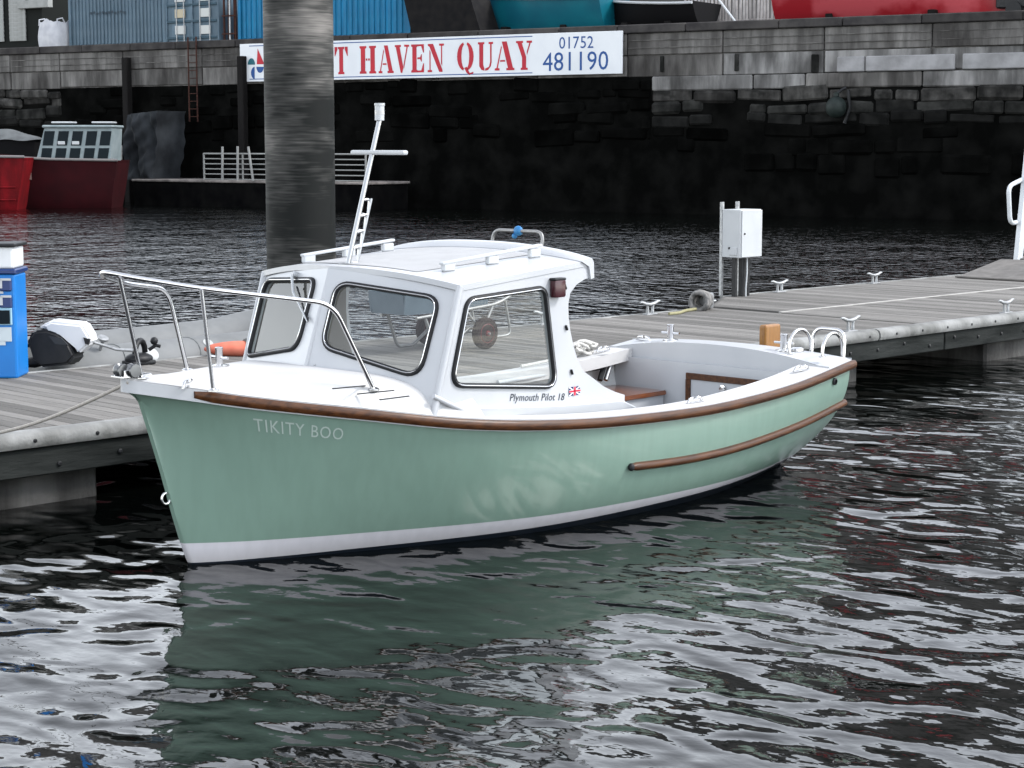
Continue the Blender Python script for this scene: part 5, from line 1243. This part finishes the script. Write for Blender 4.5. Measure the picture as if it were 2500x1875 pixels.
# outboard motor on the dinghy transom, tilted over the pontoon
om = thing('outboard_motor', 'black outboard motor with white cowl tilted at the dinghy stern', 'outboard motor', (2.42, 5.16, PZ), R(-45))
CW = mat('cowl_white', (.74, .75, .77), .3, coat=.2)
def mz(pts, y0): return [Vector(((x * .217 - 165) / 262, y0, (895 - 560 - y * .217) / 262)) for x, y in pts]     # outline traced as seen from the walkway
def shell(nm, pts, y0, y1, m_, bev, taper=.8):
    q = MB(); P_ = mz(pts, y0); q.prism(P_, (0, y1 - y0, 0))
    c_ = sum(P_, Vector()) / len(P_)
    for v in q.bm.verts:
        if v.co.y < (y0 + y1) / 2: v.co.x = c_.x + (v.co.x - c_.x) * taper; v.co.z = c_.z + (v.co.z - c_.z) * taper
    bmesh.ops.bevel(q.bm, geom=q.bm.edges[:], offset=bev, segments=3, affect='EDGES'); return q.done(nm, m_, om, 40)
shell('cowl', [(500, 1112), (640, 1045), (980, 1080), (1065, 1230), (1060, 1290), (930, 1400), (855, 1262), (745, 1165), (620, 1120)], -.12, .14, CW, .018, .93)
shell('engine_casing', [(470, 1120), (620, 1112), (745, 1155), (860, 1255), (940, 1420), (850, 1520), (520, 1552), (480, 1440), (430, 1360), (385, 1290), (400, 1200)], -.145, .13, BLACKP, .022, .86)
q = MB(); q.prism(mz([(985, 1215), (1050, 1235), (1035, 1290), (1000, 1280)], -.135), (0, .04, 0)); q.done('air_grille', BLACKP, om)
q = MB(); q.prism(mz([(640, 1200), (760, 1215), (830, 1290), (700, 1280)], -.150), (0, .03, 0)); q.done('side_panel', mat('dark_grey_plastic', (.035, .038, .042), .5), om)
q = MB(); q.tube(arcpath([Vector((-.29, -.06, .20)), Vector((-.38, -.06, .17)), Vector((-.33, -.06, .03)), Vector((-.20, -.06, .05))], .05, 5), .016, 8); q.done('carry_handle', BLACKP, om, 50)
q = MB(); q.tube([(-.12, -.02, .10), (-.26, -.02, .05), (-.40, 0, .04)], [.06, .05, .03], 10); q.done('drive_leg', BLACKP, om, 50)
q = MB(); q.tube([(.22, .03, .22), (.42, .06, .15), (.56, .08, .14)], [.012, .012, .016], 8); q.done('tiller', GALV, om, 50)
pk = thing('foot_pump', 'small black foot pump with looped handle beside the dinghy', 'pump', (3.0, 4.93, PZ))
q = MB(); q.ball((0, 0, .05), .13, (1, .8, .42), 16); q.box((0, 0, .02), (.24, .18, .04), None, .015, 2); q.done('bellows', BLACKP, pk, 40)
q = MB(); q.tube([(.085 * math.cos(a * math.pi / 7), -.02 + .05 * math.cos(a * math.pi / 7), .10 + .11 * math.sin(a * math.pi / 7)) for a in range(8)], .026, 8); q.done('handle', BLACKP, pk, 50)
q = MB(); q.tube([(.09, -.02, .12), (.14, -.05, .16), (.17, -.08, .15)], .016, 8); q.ball((.12, -.06, .20), .035, n=10); q.done('nozzle', BLACKP, pk, 50)
ob = thing('orange_buoyancy_bag', 'faded orange buoyancy bag with black straps on the pontoon edge', 'bag', (4.06, 4.86, PZ), R(-40))
q = MB(); q.ball((0, 0, .06), .2, (1.75, .62, .36), 20); q.done('bag', ORANGE, ob, 60)
for x_ in (-.02, .14): q = MB(); q.tube([(x_ + .10 * k / 8, .128 * math.cos(math.pi * k / 8), .066 + .075 * math.sin(math.pi * k / 8)) for k in range(9)], .014, 6); q.done('strap', BLACKP, ob, 50)
q = MB(); q.ball((.12, -.02, .15), .05, (1.5, .6, .5), 10); q.done('black_grip', BLACKP, ob, 40)
# light plastic bags by the trolley (seen through the screen)
for (x_, y_, sx, lab) in ((4.62, 4.80, .21, 'white plastic bag slumped on the pontoon beyond the windscreen'), (5.02, 4.84, .16, 'smaller white plastic bag beside the trolley leg')):
    q = MB(); q.ball((0, 0, sx * .62), sx, (1.15, .9, .75), 18)
    for v in q.bm.verts: v.co += Vector((random.uniform(-1, 1), random.uniform(-1, 1), random.uniform(-1, 1))) * .018
    for v in q.bm.verts: v.co.z = max(.002, v.co.z)
    o = q.done('plastic_bag', mat('thin_white_plastic', (.55, .58, .60), .4, col2=(.45, .48, .5), nscale=9), None, 70); o.location = (x_, y_, PZ); tag(o, lab, 'bag')

# gangway foot at the right
gw = thing('gangway', 'white aluminium gangway with hooped handrail landing on the pontoon', 'gangway')
GANG = mat('gangway_white', (.70, .73, .76), .45, col2=(.62, .65, .68), nscale=3)
RAMPM = mat('ramp_grip', (.20, .19, .18), .85, col2=(.15, .142, .135), nscale=8)
pa0 = onz(2336, 678, PZ); p1 = ony(2445, 632, pa0.y)
q = MB(); q.prism([Vector((pa0.x, pa0.y, PZ + .012)), Vector((p1.x, pa0.y, p1.z)), Vector((p1.x + .02, pa0.y, PZ - .1)), Vector((pa0.x, pa0.y, PZ - .1))], (0, -2.2, 0)); q.done('ramp_plate', RAMPM, gw)
q = MB(); q.box((pa0.x - .02, pa0.y - 1.1, PZ + .02), (.07, 2.2, .025), None, .006); q.done('ramp_lip', RAMPM, gw)
g0 = ony(2480, 634, pa0.y - .15); g1 = ony(2506, 405, pa0.y - .15)
dirx = Vector((1, 0, .12)).normalized()
for yy in (0, -1.6):
    o_ = Vector((0, yy, 0))
    q = MB(); q.prism([g0 + o_ + Vector((-.07, 0, 0)), g0 + o_ + Vector((.07, 0, 0)), g1 + o_ + Vector((.07, 0, .25)), g1 + o_ + Vector((-.07, 0, .25))], (0, -.07, 0)); q.done('end_post', GANG, gw)
    hl = ony(2466, 545, pa0.y - .15) + o_; ht = ony(2462, 455, pa0.y - .15) + o_; hk = ony(2500, 436, pa0.y - .15) + o_; he = ony(2500, 538, pa0.y - .15) + o_
    q = MB(); q.tube(arcpath([he + dirx * 2, he, hl + Vector((.0, 0, -.01)), ht, hk + Vector((0, 0, .0)), hk + dirx * 2], .12, 8), .032, 10); q.done('handrail_hoop', GANG, gw, 60)
    for k in (.02, .5): q = MB(); q.tube([g0 + o_ + Vector((.02, -.03, .15 + k)), g0 + o_ + dirx * 5 + Vector((0, -.03, .15 + k))], .04, 8); q.done('side_beam', GANG, gw, 50)
q = MB(); q.prism([g0 + Vector((0, 0, .02)), g0 + dirx * 5 + Vector((0, 0, .02)), g0 + dirx * 5 + Vector((0, -1.6, .02)), g0 + Vector((0, -1.6, .02))], (0, 0, -.06)); q.done('walkway', RAMPM, gw)
